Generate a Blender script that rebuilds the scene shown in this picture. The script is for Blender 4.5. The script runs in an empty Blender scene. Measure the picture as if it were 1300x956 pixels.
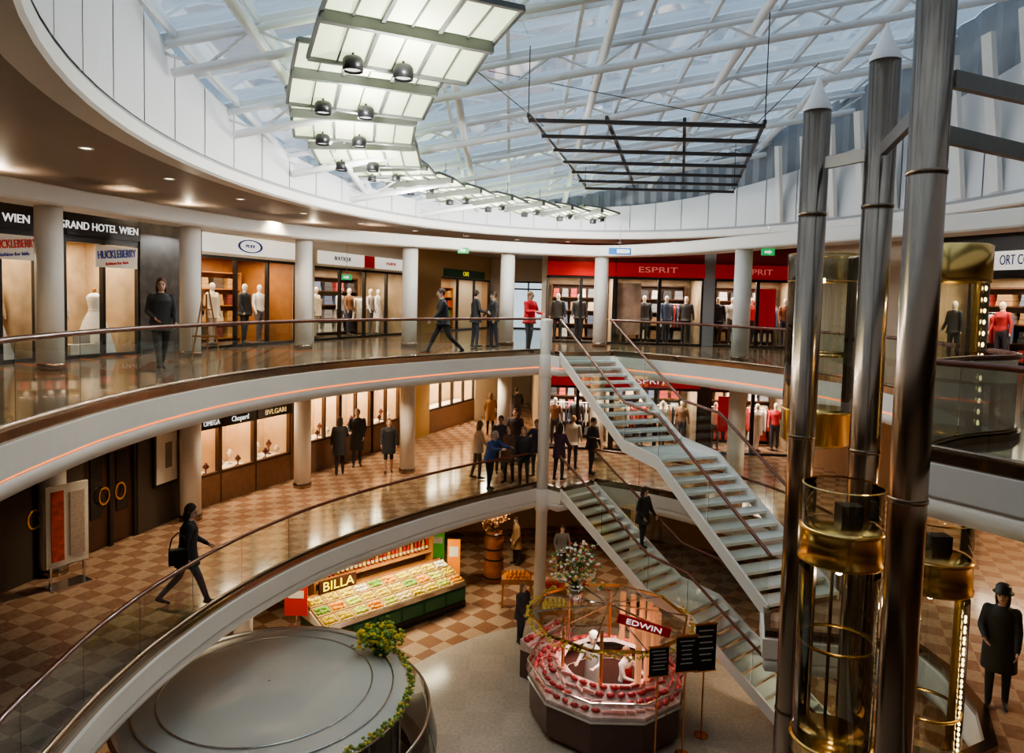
import bpy,bmesh,math,random
import numpy as np
from mathutils import Vector,Matrix
random.seed(7)
S=bpy.context.scene; COL=S.collection
pi=math.pi; sin=math.sin; cos=math.cos; rad=math.radians
V=Vector
# ------------------------------------------------------------------ camera
ZC=9.75; L0=0.0; L1=4.25; L2=8.2; F=900.0
PITCH=math.atan(53/900); ROLL=.0245
RC=Matrix.Rotation(pi/2-PITCH,3,'X')@Matrix.Rotation(ROLL,3,'Z')
cd=bpy.data.cameras.new('camera'); cam=bpy.data.objects.new('camera',cd); COL.objects.link(cam)
cd.sensor_width=36; cd.sensor_fit='HORIZONTAL'; cd.lens=36*F/1300; cd.shift_y=-45/1300; cd.clip_start=.05; cd.clip_end=300
cam.matrix_world=Matrix.Translation((0,0,ZC))@RC.to_4x4(); S.camera=cam
def ray(px,py): return RC@V(((px-650)/F,-(py-433)/F,-1))
def at(px,py,z):
    d=ray(px,py); t=(z-ZC)/d.z; return V((d.x*t,d.y*t,z))
def atd(px,py,Y):
    d=ray(px,py); t=Y/d.y; return V((d.x*t,d.y*t,ZC+d.z*t))
# ------------------------------------------------------------------ materials
MC={}
def M(name,c,rough=.5,metal=0,emit=0,var=.1,scale=6,ecol=None,coat=0,alpha=1):
    if name in MC: return MC[name]
    m=bpy.data.materials.new(name); m.use_nodes=True; nt=m.node_tree; b=nt.nodes['Principled BSDF']
    b.inputs['Roughness'].default_value=rough; b.inputs['Metallic'].default_value=metal
    b.inputs['Coat Weight'].default_value=coat; b.inputs['Alpha'].default_value=alpha
    if emit:
        b.inputs['Emission Color'].default_value=(*(ecol or c),1); b.inputs['Emission Strength'].default_value=emit
    tc=nt.nodes.new('ShaderNodeTexCoord'); nz=nt.nodes.new('ShaderNodeTexNoise'); nz.inputs['Scale'].default_value=scale; nz.inputs['Detail'].default_value=3
    mx=nt.nodes.new('ShaderNodeMix'); mx.data_type='RGBA'
    mx.inputs[6].default_value=(*[max(0,x*(1-var)) for x in c],1); mx.inputs[7].default_value=(*[min(1,x*(1+var)) for x in c],1)
    nt.links.new(tc.outputs['Object'],nz.inputs['Vector']); nt.links.new(nz.outputs['Fac'],mx.inputs[0]); nt.links.new(mx.outputs[2],b.inputs['Base Color'])
    MC[name]=m; return m
def glass(name,tint,base=.04,k=.7,rough=.02,diff=0,dcol=(1,1,1)):
    m=bpy.data.materials.new(name); m.use_nodes=True; nt=m.node_tree; nt.nodes.clear()
    out=nt.nodes.new('ShaderNodeOutputMaterial'); tr=nt.nodes.new('ShaderNodeBsdfTransparent'); tr.inputs[0].default_value=(*tint,1)
    gl=nt.nodes.new('ShaderNodeBsdfGlossy'); gl.inputs['Roughness'].default_value=rough
    fr=nt.nodes.new('ShaderNodeFresnel'); fr.inputs[0].default_value=1.45
    ma=nt.nodes.new('ShaderNodeMath'); ma.operation='MULTIPLY_ADD'; ma.inputs[1].default_value=k; ma.inputs[2].default_value=base; ma.use_clamp=True
    nt.links.new(fr.outputs[0],ma.inputs[0])
    mx=nt.nodes.new('ShaderNodeMixShader'); nt.links.new(ma.outputs[0],mx.inputs[0])
    if diff:
        df=nt.nodes.new('ShaderNodeBsdfTranslucent'); df.inputs[0].default_value=(*dcol,1)
        nz=nt.nodes.new('ShaderNodeTexNoise'); nz.inputs['Scale'].default_value=.6; nz.inputs['Detail'].default_value=5
        tc=nt.nodes.new('ShaderNodeTexCoord'); nt.links.new(tc.outputs['Object'],nz.inputs['Vector'])
        mm=nt.nodes.new('ShaderNodeMath'); mm.operation='MULTIPLY'; mm.inputs[1].default_value=diff*2; mm.use_clamp=True; nt.links.new(nz.outputs['Fac'],mm.inputs[0])
        m2=nt.nodes.new('ShaderNodeMixShader'); nt.links.new(mm.outputs[0],m2.inputs[0]); nt.links.new(tr.outputs[0],m2.inputs[1]); nt.links.new(df.outputs[0],m2.inputs[2])
        nt.links.new(m2.outputs[0],mx.inputs[1])
    else: nt.links.new(tr.outputs[0],mx.inputs[1])
    nt.links.new(gl.outputs[0],mx.inputs[2]); nt.links.new(mx.outputs[0],out.inputs[0]); return m
def tile(name,c1,c2,size,rot=0,rough=.15,speck=.15,third=None):
    m=bpy.data.materials.new(name); m.use_nodes=True; nt=m.node_tree; b=nt.nodes['Principled BSDF']; b.inputs['Roughness'].default_value=rough
    tc=nt.nodes.new('ShaderNodeTexCoord'); mp=nt.nodes.new('ShaderNodeMapping'); mp.inputs['Rotation'].default_value=(0,0,rot); mp.inputs['Location'].default_value=(0,0,.37)
    ck=nt.nodes.new('ShaderNodeTexChecker'); ck.inputs['Scale'].default_value=1/size; ck.inputs['Color1'].default_value=(*c1,1); ck.inputs['Color2'].default_value=(*c2,1)
    nz=nt.nodes.new('ShaderNodeTexNoise'); nz.inputs['Scale'].default_value=14; nz.inputs['Detail'].default_value=6
    rp=nt.nodes.new('ShaderNodeMapRange'); rp.inputs['From Min'].default_value=.3; rp.inputs['From Max'].default_value=.7; rp.inputs['To Min'].default_value=1-speck; rp.inputs['To Max'].default_value=1+speck
    mu=nt.nodes.new('ShaderNodeVectorMath'); mu.operation='SCALE'
    nt.links.new(tc.outputs['Object'],mp.inputs[0]); nt.links.new(mp.outputs[0],ck.inputs['Vector']); nt.links.new(tc.outputs['Object'],nz.inputs['Vector'])
    nt.links.new(nz.outputs['Fac'],rp.inputs[0]); nt.links.new(ck.outputs[0],mu.inputs[0]); nt.links.new(rp.outputs[0],mu.inputs['Scale']); nt.links.new(mu.outputs[0],b.inputs['Base Color'])
    return m
WHITE=M('white paint',(.9,.87,.82),.45,var=.03); WMET=M('white steel',(.9,.91,.92),.4,var=.03)
PANEL=M('white panel',(.84,.85,.86),.5,var=.03,scale=1.5); SEAM=M('panel seam',(.42,.43,.45),.6); COLM=M('column white',(.86,.83,.78),.4,var=.03)
SOFF=M('soffit',(.36,.295,.25),.55,var=.06); CEIL1=M('low ceiling',(.5,.4,.32),.5,var=.05)
DARK=M('dark frame',(.02,.016,.014),.35); DWOOD=M('dark wood',(.08,.036,.019),.35,var=.4,scale=3); BLACK=M('black metal',(.015,.015,.017),.4)
BRASS=M('polished brass',(.78,.52,.19),.2,1,var=.06); STEEL=M('polished steel',(.33,.25,.19),.2,1,var=.2,scale=2); CHROME=M('chrome',(.7,.7,.7),.15,1)
RAIL=M('handrail wood',(.17,.05,.028),.25,var=.2,coat=.4); GREY=M('corrugated grey',(.34,.36,.39),.5); MARB=M('dark marble',(.1,.095,.09),.2,var=.6,scale=5)
RED=M('red sign',(.55,.01,.012),.4,emit=.16,var=.05); SIGNW=M('white sign',(.9,.9,.88),.4,emit=.5,var=.02,ecol=(1,.95,.85)); LETW=M('white letters',(.9,.9,.9),.4,emit=.6,var=.01)
GOLDL=M('gold letters',(.85,.65,.3),.3,emit=.4); BLUEL=M('blue ink',(.03,.06,.4),.4); BLKL=M('black ink',(.02,.02,.02),.4); YELL=M('yellow letters',(.95,.78,.03),.4,emit=.5,var=.02)
REDL=M('red ink',(.7,.03,.02),.4); ORNG=M('orange light',(1,.25,.05),.5,emit=1.3,var=.02); LPAN=M('light panel',(.85,.95,.62),.5,emit=1.0,var=.2,scale=1.4,ecol=(.88,1,.62))
DLT=M('downlight glow',(1,.9,.7),.5,emit=4,var=.02); BULB=M('bulb',(1,.75,.35),.5,emit=5,var=.02)
WARM=M('warm wall',(.55,.37,.22),.6,var=.15,scale=2); CREAM=M('cream wall',(.7,.62,.5),.6,var=.06); SHOPW=M('shop wall',(.44,.33,.22),.6,var=.7,scale=1.6); PALE=M('pale display',(.85,.8,.7),.5); OCHRE=M('ochre wall',(.55,.38,.17),.6)
SHELFW=M('shelf wood',(.42,.18,.06),.45,var=.3,scale=4); STONE=M('brown stone',(.18,.09,.05),.3,var=.3); DKWALL=M('dark wall',(.07,.052,.04),.45); GREEN=M('deep green',(.02,.1,.04),.4)
COPPER=M('copper',(.8,.36,.16),.25,1); KROOF=M('kiosk roof',(.55,.55,.54),.35,.5,var=.1,scale=3); CHALK=M('chalk black',(.015,.015,.015),.6)
GL=glass('balustrade glass',(.82,.9,.87),.055,.8); GLE=M('glass edge',(.08,.16,.13),.2); SG=glass('shop glass',(.93,.95,.94),.03,.7); LG=glass('lift glass',(.88,.92,.88),.1,1.0); RG=glass('roof glass',(.6,.7,.79),.03,.5,.05,.12,(.75,.82,.9)); KG=glass('smoked glass',(.5,.53,.52),.08,.9)
FG=M('frosted canopy',(.66,.68,.66),.3,var=.08,scale=1,alpha=.72)
FL1=tile('diamond tiles',(.43,.295,.2),(.3,.175,.115),.36,rad(25),.14); FL0=tile('checker tiles',(.42,.29,.195),(.245,.13,.08),.58,rad(40),.18)
FL2=tile('granite slabs',(.25,.175,.125),(.21,.14,.097),.6,rad(15),.13,.3); GRAN=tile('pale granite',(.46,.4,.34),(.43,.375,.315),.9,0,.16,.12)
TREAD=M('pale tread',(.72,.77,.74),.25,var=.08); STRG=M('stringer paint',(.78,.78,.76),.4,var=.03)
def cm(c,rough=.7): return M('cloth %.2f %.2f %.2f'%tuple(c),c,rough,var=.18,scale=25)
# ------------------------------------------------------------------ mesh builder
def frm(d):
    up=V((0,0,1)) if abs(d.z)<.95 else V((0,1,0))
    x=d.cross(up).normalized(); return x,x.cross(d).normalized()
def chainM(o):
    m=o.matrix_basis.copy()
    while o.parent: o=o.parent; m=o.matrix_basis@m
    return m
class MB:
    def __init__(s): s.v=[];s.f=[];s.m=[]
    def add(s,vs,fs,mi=0):
        o=len(s.v); s.v+=[V(v) for v in vs]; s.f+=[tuple(i+o for i in f) for f in fs]; s.m+=[mi]*len(fs); return s
    def box(s,c,d,rz=0,mi=0,R=None):
        c=V(c); R=R or Matrix.Rotation(rz,3,'Z'); vs=[c+R@V((x*d[0]/2,y*d[1]/2,z*d[2]/2)) for x in(-1,1) for y in(-1,1) for z in(-1,1)]
        return s.add(vs,[(0,1,3,2),(4,6,7,5),(0,4,5,1),(2,3,7,6),(0,2,6,4),(1,5,7,3)],mi)
    def bar(s,a,b,w,h,mi=0):
        a=V(a);b=V(b);d=(b-a); L=d.length; d/=L; x,y=frm(d); R=Matrix((x,d,y)).transposed(); return s.box((a+b)/2,(w,L,h),mi=mi,R=R)
    def rings(s,rs,mi=0,cap=True,closed=False):
        n=len(rs[0]); o=len(s.v)
        for r in rs: s.v+=[V(p) for p in r]
        k=len(rs)
        for i in range(k-1):
            for j in range(n if not closed else n-1):
                a=o+i*n+j; b=o+i*n+(j+1)%n; s.f.append((a,b,b+n,a+n)); s.m.append(mi)
        if cap:
            q=len(s.v); s.v+=[V(p) for p in rs[0]]+[V(p) for p in rs[-1]]
            s.f.append(tuple(q+j for j in range(n))); s.f.append(tuple(q+n+j for j in range(n-1,-1,-1))); s.m+=[mi,mi]
        return s
    def tube(s,pts,r,n=8,mi=0,cap=True):
        pts=[V(p) for p in pts]; R=[]; 
        for i,p in enumerate(pts):
            d=(pts[min(i+1,len(pts)-1)]-pts[max(i-1,0)]).normalized(); x,y=frm(d); rr=r[i] if isinstance(r,(list,tuple)) else r
            R.append([p+x*rr*cos(2*pi*j/n)+y*rr*sin(2*pi*j/n) for j in range(n)])
        return s.rings(R,mi,cap)
    def lathe(s,prof,c=(0,0,0),n=28,mi=0,a0=0,a1=2*pi):
        c=V(c); full=abs(a1-a0-2*pi)<1e-6; m=n if full else n+1
        rs=[[c+V((r*cos(a0+(a1-a0)*j/n),r*sin(a0+(a1-a0)*j/n),z)) for j in range(m)] for r,z in prof]
        return s.rings(rs,mi,False,not full)
    def ball(s,c,r,n=10,sc=(1,1,1),mi=0,R=None):
        c=V(c); k=max(4,n//2+1); rs=[]
        for i in range(k+1):
            a=-pi/2+pi*i/k; a=max(-1.53,min(1.53,a)); q=[]
            for j in range(n):
                p=V((sc[0]*r*cos(a)*cos(2*pi*j/n),sc[1]*r*cos(a)*sin(2*pi*j/n),sc[2]*r*sin(a))); q.append(c+(R@p if R else p))
            rs.append(q)
        return s.rings(rs,mi)
    def cap2(s,p0,p1,r0,r1,n=10,mi=0):
        p0=V(p0);p1=V(p1);d=p1-p0; L=max(d.length,1e-5); d=d/L; x,y=frm(d); rs=[]
        for p,r,A in((p0,r0,(-80,-45,0)),(p1,r1,(0,45,80))):
            for a in A:
                a=rad(a); q=p+d*r*sin(a); rs.append([q+(x*cos(2*pi*j/n)+y*sin(2*pi*j/n))*r*cos(a) for j in range(n)])
        return s.rings(rs,mi)
    def prism(s,poly,z0,z1,mi=0):
        n=len(poly); s.add([(p[0],p[1],z1) for p in poly],[tuple(range(n))],mi); s.add([(p[0],p[1],z0) for p in poly],[tuple(range(n-1,-1,-1))],mi)
        vs=[(p[0],p[1],z) for z in(z0,z1) for p in poly]; return s.add(vs,[(i,(i+1)%n,n+(i+1)%n,n+i) for i in range(n)],mi)
    def quad(s,a,b,c,d,mi=0): return s.add([a,b,c,d],[(0,1,2,3)],mi)
    def build(s,name,mats,parent=None,smooth=False,world=False,org=None,fix=True):
        vs=s.v; loc=V((0,0,0))
        if parent is None:
            if org is None:
                xs=[v.x for v in vs];ys=[v.y for v in vs];loc=V(((min(xs)+max(xs))/2,(min(ys)+max(ys))/2,min(v.z for v in vs)))
            else: loc=V(org)
            vs=[v-loc for v in vs]
        elif world:
            I=chainM(parent).inverted(); vs=[I@v for v in vs]
        me=bpy.data.meshes.new(name); me.from_pydata([tuple(v) for v in vs],[],s.f)
        for m in (mats if isinstance(mats,(list,tuple)) else [mats]): me.materials.append(m)
        me.polygons.foreach_set('material_index',s.m)
        if fix:
            bm=bmesh.new(); bm.from_mesh(me); bmesh.ops.recalc_face_normals(bm,faces=bm.faces); bm.to_mesh(me); bm.free()
        if smooth: me.polygons.foreach_set('use_smooth',[len(p.vertices)<=4 for p in me.polygons])
        me.update(); o=bpy.data.objects.new(name,me); COL.objects.link(o); o.location=loc
        if parent: o.parent=parent
        return o
def tag(o,label,cat,group=None):
    o['label']=label;o['category']=cat
    if group:o['group']=group
    return o
def thing(name,label,cat,loc=(0,0,0),rz=0,group=None):
    o=bpy.data.objects.new(name,None); COL.objects.link(o); o.empty_display_size=.1; o.location=loc;o.rotation_euler=(0,0,rz); return tag(o,label,cat,group)
def sempty(name,loc=(0,0,0)):
    o=bpy.data.objects.new(name,None); COL.objects.link(o); o.location=loc;o.empty_display_size=.1;o['kind']='structure'; return o
def struct(o): o['kind']='structure'; return o
def dup(root,loc,rz=None,label=None,group=None):
    def cp(o,par):
        c=o.copy(); COL.objects.link(c); c.parent=par
        for ch in list(o.children):
            cp(ch,c)
        return c
    r=cp(root,None); r.location=loc
    if rz is not None: r.rotation_euler=(0,0,rz)
    if label:r['label']=label
    if group:r['group']=group
    return r
def cat(pts,n=6):
    pts=[V((p[0],p[1],0)) for p in pts]; out=[]
    for i in range(len(pts)-1):
        p0=pts[max(i-1,0)];p1=pts[i];p2=pts[i+1];p3=pts[min(i+2,len(pts)-1)]
        for k in range(n):
            t=k/n; out.append(.5*((2*p1)+(p2-p0)*t+(2*p0-5*p1+4*p2-p3)*t*t+(3*p1-p0-3*p2+p3)*t**3))
    out.append(pts[-1]); return out
def resamp(pts,step):
    ln=[0]
    for a,b in zip(pts,pts[1:]): ln.append(ln[-1]+(b-a).length)
    n=max(1,round(ln[-1]/step)); out=[];j=0
    for i in range(n+1):
        t=ln[-1]*i/n
        while j<len(pts)-2 and ln[j+1]<t: j+=1
        q=(t-ln[j])/max(1e-9,ln[j+1]-ln[j]); out.append(pts[j].lerp(pts[j+1],q))
    return out
def nrm(pts,i):
    a=pts[max(i-1,0)];b=pts[min(i+1,len(pts)-1)];d=(b-a).normalized(); return V((d.y,-d.x,0))
def sweep(mb,pts,prof,z,mi=0):
    N=[nrm(pts,i) for i in range(len(pts))]; n=len(pts); o=len(mb.v)
    for q,h in prof:
        for p,m in zip(pts,N): mb.v.append(V((p.x+m.x*q,p.y+m.y*q,z+h)))
    for k in range(len(prof)-1):
        for i in range(n-1): mb.f.append((o+k*n+i,o+k*n+i+1,o+(k+1)*n+i+1,o+(k+1)*n+i)); mb.m.append(mi)
    return mb
def area(loc,sx,sy,W,c=(1,.82,.58)):
    l=bpy.data.lights.new('shop_light','AREA'); l.shape='RECTANGLE'; l.size=sx;l.size_y=sy;l.energy=W;l.color=c
    o=bpy.data.objects.new('shop_light',l); COL.objects.link(o); o.location=loc; return o
def point(loc,W,c=(1,.78,.5),r=.15):
    l=bpy.data.lights.new('lamp_light','POINT'); l.energy=W;l.color=c;l.shadow_soft_size=r
    o=bpy.data.objects.new('lamp_light',l); COL.objects.link(o); o.location=loc; return o
def spot(loc,W,ang=110,c=(1,.8,.55)):
    l=bpy.data.lights.new('ceiling_light','SPOT'); l.energy=W;l.color=c;l.spot_size=rad(ang);l.spot_blend=.6;l.shadow_soft_size=.15
    o=bpy.data.objects.new('ceiling_light',l); COL.objects.link(o); o.location=loc; return o
def textm(body,size,ext=.008):
    cu=bpy.data.curves.new('t','FONT'); cu.body=body; cu.size=size; cu.align_x='CENTER'; cu.align_y='CENTER'; cu.extrude=ext; cu.resolution_u=3
    ob=bpy.data.objects.new('t',cu); COL.objects.link(ob); dg=bpy.context.evaluated_depsgraph_get()
    me=bpy.data.meshes.new_from_object(ob.evaluated_get(dg)); vs=[v.co.copy() for v in me.vertices]; fs=[tuple(p.vertices) for p in me.polygons]
    bpy.data.objects.remove(ob); bpy.data.meshes.remove(me); bpy.data.curves.remove(cu); return vs,fs
def letters(parent,body,size,pos,right,up,mat,name='lettering',width=None):
    vs,fs=textm(body,size); right=V(right);up=V(up);out=right.cross(up); pos=V(pos)
    k=1
    if width:
        w=max(v.x for v in vs)-min(v.x for v in vs); k=width/w
    mb=MB(); mb.add([pos+right*v.x*k+up*v.y+out*(v.z+.012) for v in vs],fs); return mb.build(name,mat,parent,world=True)
# ------------------------------------------------------------------ people
def remesh(mb,vox):
    me=bpy.data.meshes.new('t'); me.from_pydata([tuple(v) for v in mb.v],[],mb.f)
    ob=bpy.data.objects.new('t',me); COL.objects.link(ob); md=ob.modifiers.new('r','REMESH'); md.mode='VOXEL'; md.voxel_size=vox
    dg=bpy.context.evaluated_depsgraph_get(); m2=bpy.data.meshes.new_from_object(ob.evaluated_get(dg))
    n=len(m2.vertices); co=np.empty(n*3); m2.vertices.foreach_get('co',co); co=co.reshape(-1,3); fs=[tuple(p.vertices) for p in m2.polygons]
    ed=np.empty(len(m2.edges)*2,dtype=np.int64); m2.edges.foreach_get('vertices',ed); ed=ed.reshape(-1,2)
    bpy.data.objects.remove(ob); bpy.data.meshes.remove(me); bpy.data.meshes.remove(m2)
    deg=np.bincount(ed.ravel(),minlength=n)[:,None]
    for it in range(3):
        s=np.zeros_like(co); np.add.at(s,ed[:,0],co[ed[:,1]]); np.add.at(s,ed[:,1],co[ed[:,0]]); co=co+.45*(s/np.maximum(deg,1)-co)
    return co,fs
prnd=random.Random(21)
WALK=((24,4),(-16,26)); SWING=((-22,8,14,.1),(20,8,24,.1))
def person(label,loc,face,h=1.7,top=(.03,.03,.035),bot=(.03,.03,.04),hair=(.05,.03,.02),skin=(.62,.4,.3),shoe=(.02,.02,.02),legs=None,arms=None,lean=0,coat=None,long=False,hat=None,group=None,mann=False,head=None,fem=False,apron=None,bare=False,nohead=False):
    if legs is None: a=prnd.uniform(2,12); legs=((a,a+2),(-prnd.uniform(2,8),prnd.uniform(3,8)))
    if arms is None: arms=((prnd.uniform(-8,25),prnd.uniform(8,15),prnd.uniform(15,75),prnd.uniform(.1,.5)),(prnd.uniform(-8,15),prnd.uniform(8,14),prnd.uniform(12,40),prnd.uniform(.1,.3)))
    if head is None: head=(prnd.uniform(-28,28),prnd.uniform(-4,12)) if not mann else (0,0)
    if not lean and not mann: lean=prnd.uniform(0,4)
    k=h/1.72; rz=math.atan2(face[0],-face[1]); sh=.17 if fem else .19
    root=thing('mannequin' if mann else 'person',label,'mannequin' if mann else 'person',loc,rz,group)
    lean=rad(lean); pel=V((0,0,.94)); T=Matrix.Rotation(lean,3,'X'); tf=lambda v: pel+T@(V(v)-pel)
    mb=MB(); bones=[]; cb=1.14 if coat else 1.06
    def seg(a,b,r0,r1,mi): mb.cap2(a,b,r0,r1); bones.append((a,b,(r0+r1)/2,mi))
    rr=[]
    for z,rx,ry in((.83,.13,.10),(.9,.165,.125),(.97,.168,.122),(1.08,.143,.105),(1.2,.152,.112),(1.31,.172,.118),(1.39,.165,.1),(1.44,.12,.08),(1.475,.065,.062)):
        if fem: rx*=.93
        if z==1.31 and fem: ry*=1.12
        rr.append([tf((rx*cb*cos(2*pi*j/16),ry*cb*sin(2*pi*j/16),z)) for j in range(16)])
    mb.rings(rr); bones+= [(tf((0,0,1.0)),tf((0,0,1.36)),.13,1),(tf((-.12,0,1.36)),tf((.12,0,1.36)),.08,1),(tf((-.07,0,.88)),tf((.07,0,.88)),.11,2 if not coat else 1)]
    H=tf((0,-.012,1.62)); HR=T@Matrix.Rotation(rad(head[0]),3,'Z')@Matrix.Rotation(rad(head[1]),3,'X')
    seg(tf((0,.01,1.44)),tf((0,0,1.55)),.056,.052,0)
    if not nohead:
        mb.ball(H,1,16,(.078,.097,.118),R=HR); mb.ball(H+HR@V((0,-.028,-.065)),1,12,(.054,.062,.055),R=HR); bones.append((H,H+HR@V((0,-.03,-.06)),.09,0))
    lows=[]
    for sd,(a,b) in zip((-1,1),legs):
        a=rad(a);b=rad(b); hip=V((sd*.088,0,.9)); kn=hip+.43*V((sd*.02,-sin(a),-cos(a))); an=kn+.41*V((0,-sin(a-b),-cos(a-b))); p=max(0,-(a-b))*.8
        fd=V((sd*.15,-cos(p),-sin(p))); toe=an+fd*.17+V((0,0,-.04)); heel=an+V((0,.035,-.035))
        lm=0 if bare else 2
        seg(hip,kn,.092,.064,2); seg(kn,an,.064,.047,lm); seg(heel,toe,.042,.032,3); lows+= [toe.z-.032,heel.z-.042]
    dz=-min(lows); hands=[]
    for sd,(s_,o_,e_,iw) in zip((-1,1),arms):
        s_=rad(s_)-0*lean;o_=rad(o_);e_=rad(e_); q=tf((sd*sh,0,1.4)); ud=V((sd*sin(o_),-sin(s_)*cos(o_),-cos(s_)*cos(o_))); el=q+.285*ud
        fd=V((sd*(sin(o_)-iw),-sin(s_+e_),-cos(s_+e_))).normalized(); wr=el+.245*fd
        ad=.014 if coat else .004
        seg(q,el,.052+ad,.043+ad,1); seg(el,wr,.041+ad,.031+ad*.7,1)
        ac=V((0,-1,0))-fd*fd.dot(V((0,-1,0)))
        if ac.length<.2: ac=V((-sd,0,0))-fd*fd.dot(V((-sd,0,0)))
        ac.normalize(); pe=wr+fd*.085
        seg(wr+ac*.014,pe+ac*.022,.02,.019,0); seg(wr-ac*.014,pe-ac*.022,.02,.018,0); hands.append((wr,fd,ac,pe,sd))
    co,fs=remesh(mb,.019)
    fc=np.array([co[list(f)].mean(axis=0) for f in fs]); best=np.full(len(fs),9.); mi=np.zeros(len(fs),dtype=int)
    for a,b,r,m in bones:
        a=np.array(a);b=np.array(b);d=b-a; t=np.clip(((fc-a)@d)/max(1e-9,d@d),0,1); dist=np.linalg.norm(fc-(a+t[:,None]*d),axis=1)/r
        w=dist<best; best[w]=dist[w]; mi[w]=m
    out=MB(); out.add([V(c) for c in co],fs); out.m=[int(x) for x in mi]
    if not mann:
        for wr,fd,ac,pe,sd in hands:
            nn=fd.cross(ac)*(1 if fd.cross(ac).x*sd<0 else -1)
            for q,L in((.03,.07),(.011,.08),(-.009,.075),(-.028,.06)):
                r0=pe+ac*q-fd*.01; r1=r0+(fd+nn*.25).normalized()*L*.55; r2=r1+(fd*.8+nn*.6).normalized()*L*.45; out.tube([r0,r1,r2],[.0095,.0088,.007],6)
            r0=wr+fd*.03+ac*.025; r1=r0+(fd*.6+ac*.7).normalized()*.04; out.tube([r0,r1,r1+(fd+ac*.2).normalized()*.03],[.0115,.0105,.008],6)
        if not nohead:
            P=lambda v:H+HR@V(v)
            for sx in(-1,1):
                out.ball(P((sx*.031,-.085,.012)),.0115,8,mi=4); out.ball(P((sx*.079,.005,-.005)),1,8,(.012,.02,.032),R=HR)
                out.ball(P((sx*.031,-.088,.033)),1,6,(.02,.006,.005),mi=6,R=HR)
            out.cap2(P((0,-.09,.012)),P((0,-.108,-.022)),.01,.015,8); out.ball(P((0,-.087,-.055)),1,8,(.025,.009,.007),mi=5,R=HR)
    for v in out.v: v.z+=dz; v*=k
    b_=out.build('body',[cm(skin,.55),cm(top),cm(bot),cm(shoe,.4),M('eye dark',(.02,.015,.01),.3),M('lips',(.45,.16,.13),.5),cm(hair)],root,smooth=True)
    def fin(m,nm,mat):
        for v in m.v: v.z+=dz; v*=k
        return m.build(nm,mat,root,smooth=True)
    if not nohead and not mann:
        hm=MB(); hm.ball(V((0,.02,.026)),1,16,(.088,.1,.112))
        for v in hm.v:
            if v.z<-.035: v.z=-.035-(.03 if v.y>.02 else 0)
        if long:
            hm.ball(V((0,.065,-.07)),1,12,(.08,.045,.13)); 
            for sx in(-1,1): hm.ball(V((sx*.072,.015,-.05)),1,8,(.024,.05,.11))
        for v in hm.v: v[:]=H+HR@v
        fin(hm,'hair',cm(hair,.6))
    if hat:
        hm=MB(); hm.lathe([(.001,.17),(.06,.165),(.095,.13),(.1,.06),(.13 if hat[1] else .1,.045),(.13 if hat[1] else .098,.035),(.09,.03)],n=18)
        for v in hm.v: v[:]=H+HR@(v+V((0,.01,0)))
        fin(hm,'hat',cm(hat[0]))
    if coat:
        hem,cc=coat; hm=MB(); rs=[]
        for z,rx,ry in((1.33,.2,.145),(1.2,.188,.142),(1.06,.184,.14),(.94,.202,.158),(.8,.212,.178),(hem,.222,.205)):
            c=[(rx*cos(2*pi*j/18),ry*sin(2*pi*j/18),z) for j in range(18)]; rs.append([tf(p) if z>.93 else V(p) for p in c])
        hm.rings(rs,cap=False); fin(hm,'coat',cm(cc))
    if apron:
        hm=MB(); rs=[]
        for z,rx,ry in((1.3,.16,.155),(1.0,.185,.15),(.6,.2,.17)): rs.append([V((rx*cos(a),ry*sin(a),z)) for a in [pi+.5+(pi-1)*j/10 for j in range(11)]])
        hm.rings(rs,cap=False,closed=True); fin(hm,'apron',cm(apron))
    if mann:
        hm=MB(); hm.lathe([(.001,.0),(.2,.0),(.2,.012),(.001,.015)],n=20); hm.build('stand',CHROME,root)
    return root
def bag(label,loc,rz,c,s=1):
    t=thing('shoulder_bag',label,'bag',loc,rz)
    MB().box((0,0,.13*s),(.3*s,.12*s,.26*s)).build('bag_body',cm(c),t); MB().box((0,-.065*s,.2*s),(.3*s,.012,.12*s)).build('flap',cm([x*.8 for x in c]),t)
    MB().tube([(-.14*s,0,.25*s),(-.1*s,0,.45*s),(0,0,.55*s),(.1*s,0,.45*s),(.14*s,0,.25*s)],.012).build('strap',cm(c),t); return t
# upper gallery
K=(.03,.03,.035)
person('dark-haired woman in a black coat walking past the marble pillar on the upper gallery',at(205,472,L2),(.6,-.75),1.78,hair=(.12,.05,.03),legs=WALK,arms=((-10,10,70,.5),(10,8,30,.2)),coat=(.78,K),long=True,fem=True,head=(-10,4))
person('man in a dark suit striding left along the upper gallery near the middle',at(562,451,L2),(-.95,-.2),1.82,legs=((30,6),(-24,22)),arms=SWING,bot=(.03,.03,.045),coat=(.84,(.02,.02,.03)),lean=5)
person('person in a bright red jacket at the upper rail above the white post',at(671,447,L2),(.6,-.6),1.75,top=(.6,.02,.03),bot=(.08,.08,.1),hair=(.3,.2,.12),arms=((25,9,70,.4),(20,9,60,.4)),coat=(.85,(.62,.02,.03)))
person('left of the two people in black chatting before the upper corridor',at(603,441,L2),(.8,.3),1.76,bot=(.06,.06,.08),coat=(.75,K))
person('right of the two people in black chatting before the upper corridor',at(626,441,L2),(-.8,-.3),1.72,bot=(.04,.04,.07),top=(.05,.05,.06),coat=(.82,(.04,.035,.035)))
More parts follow.
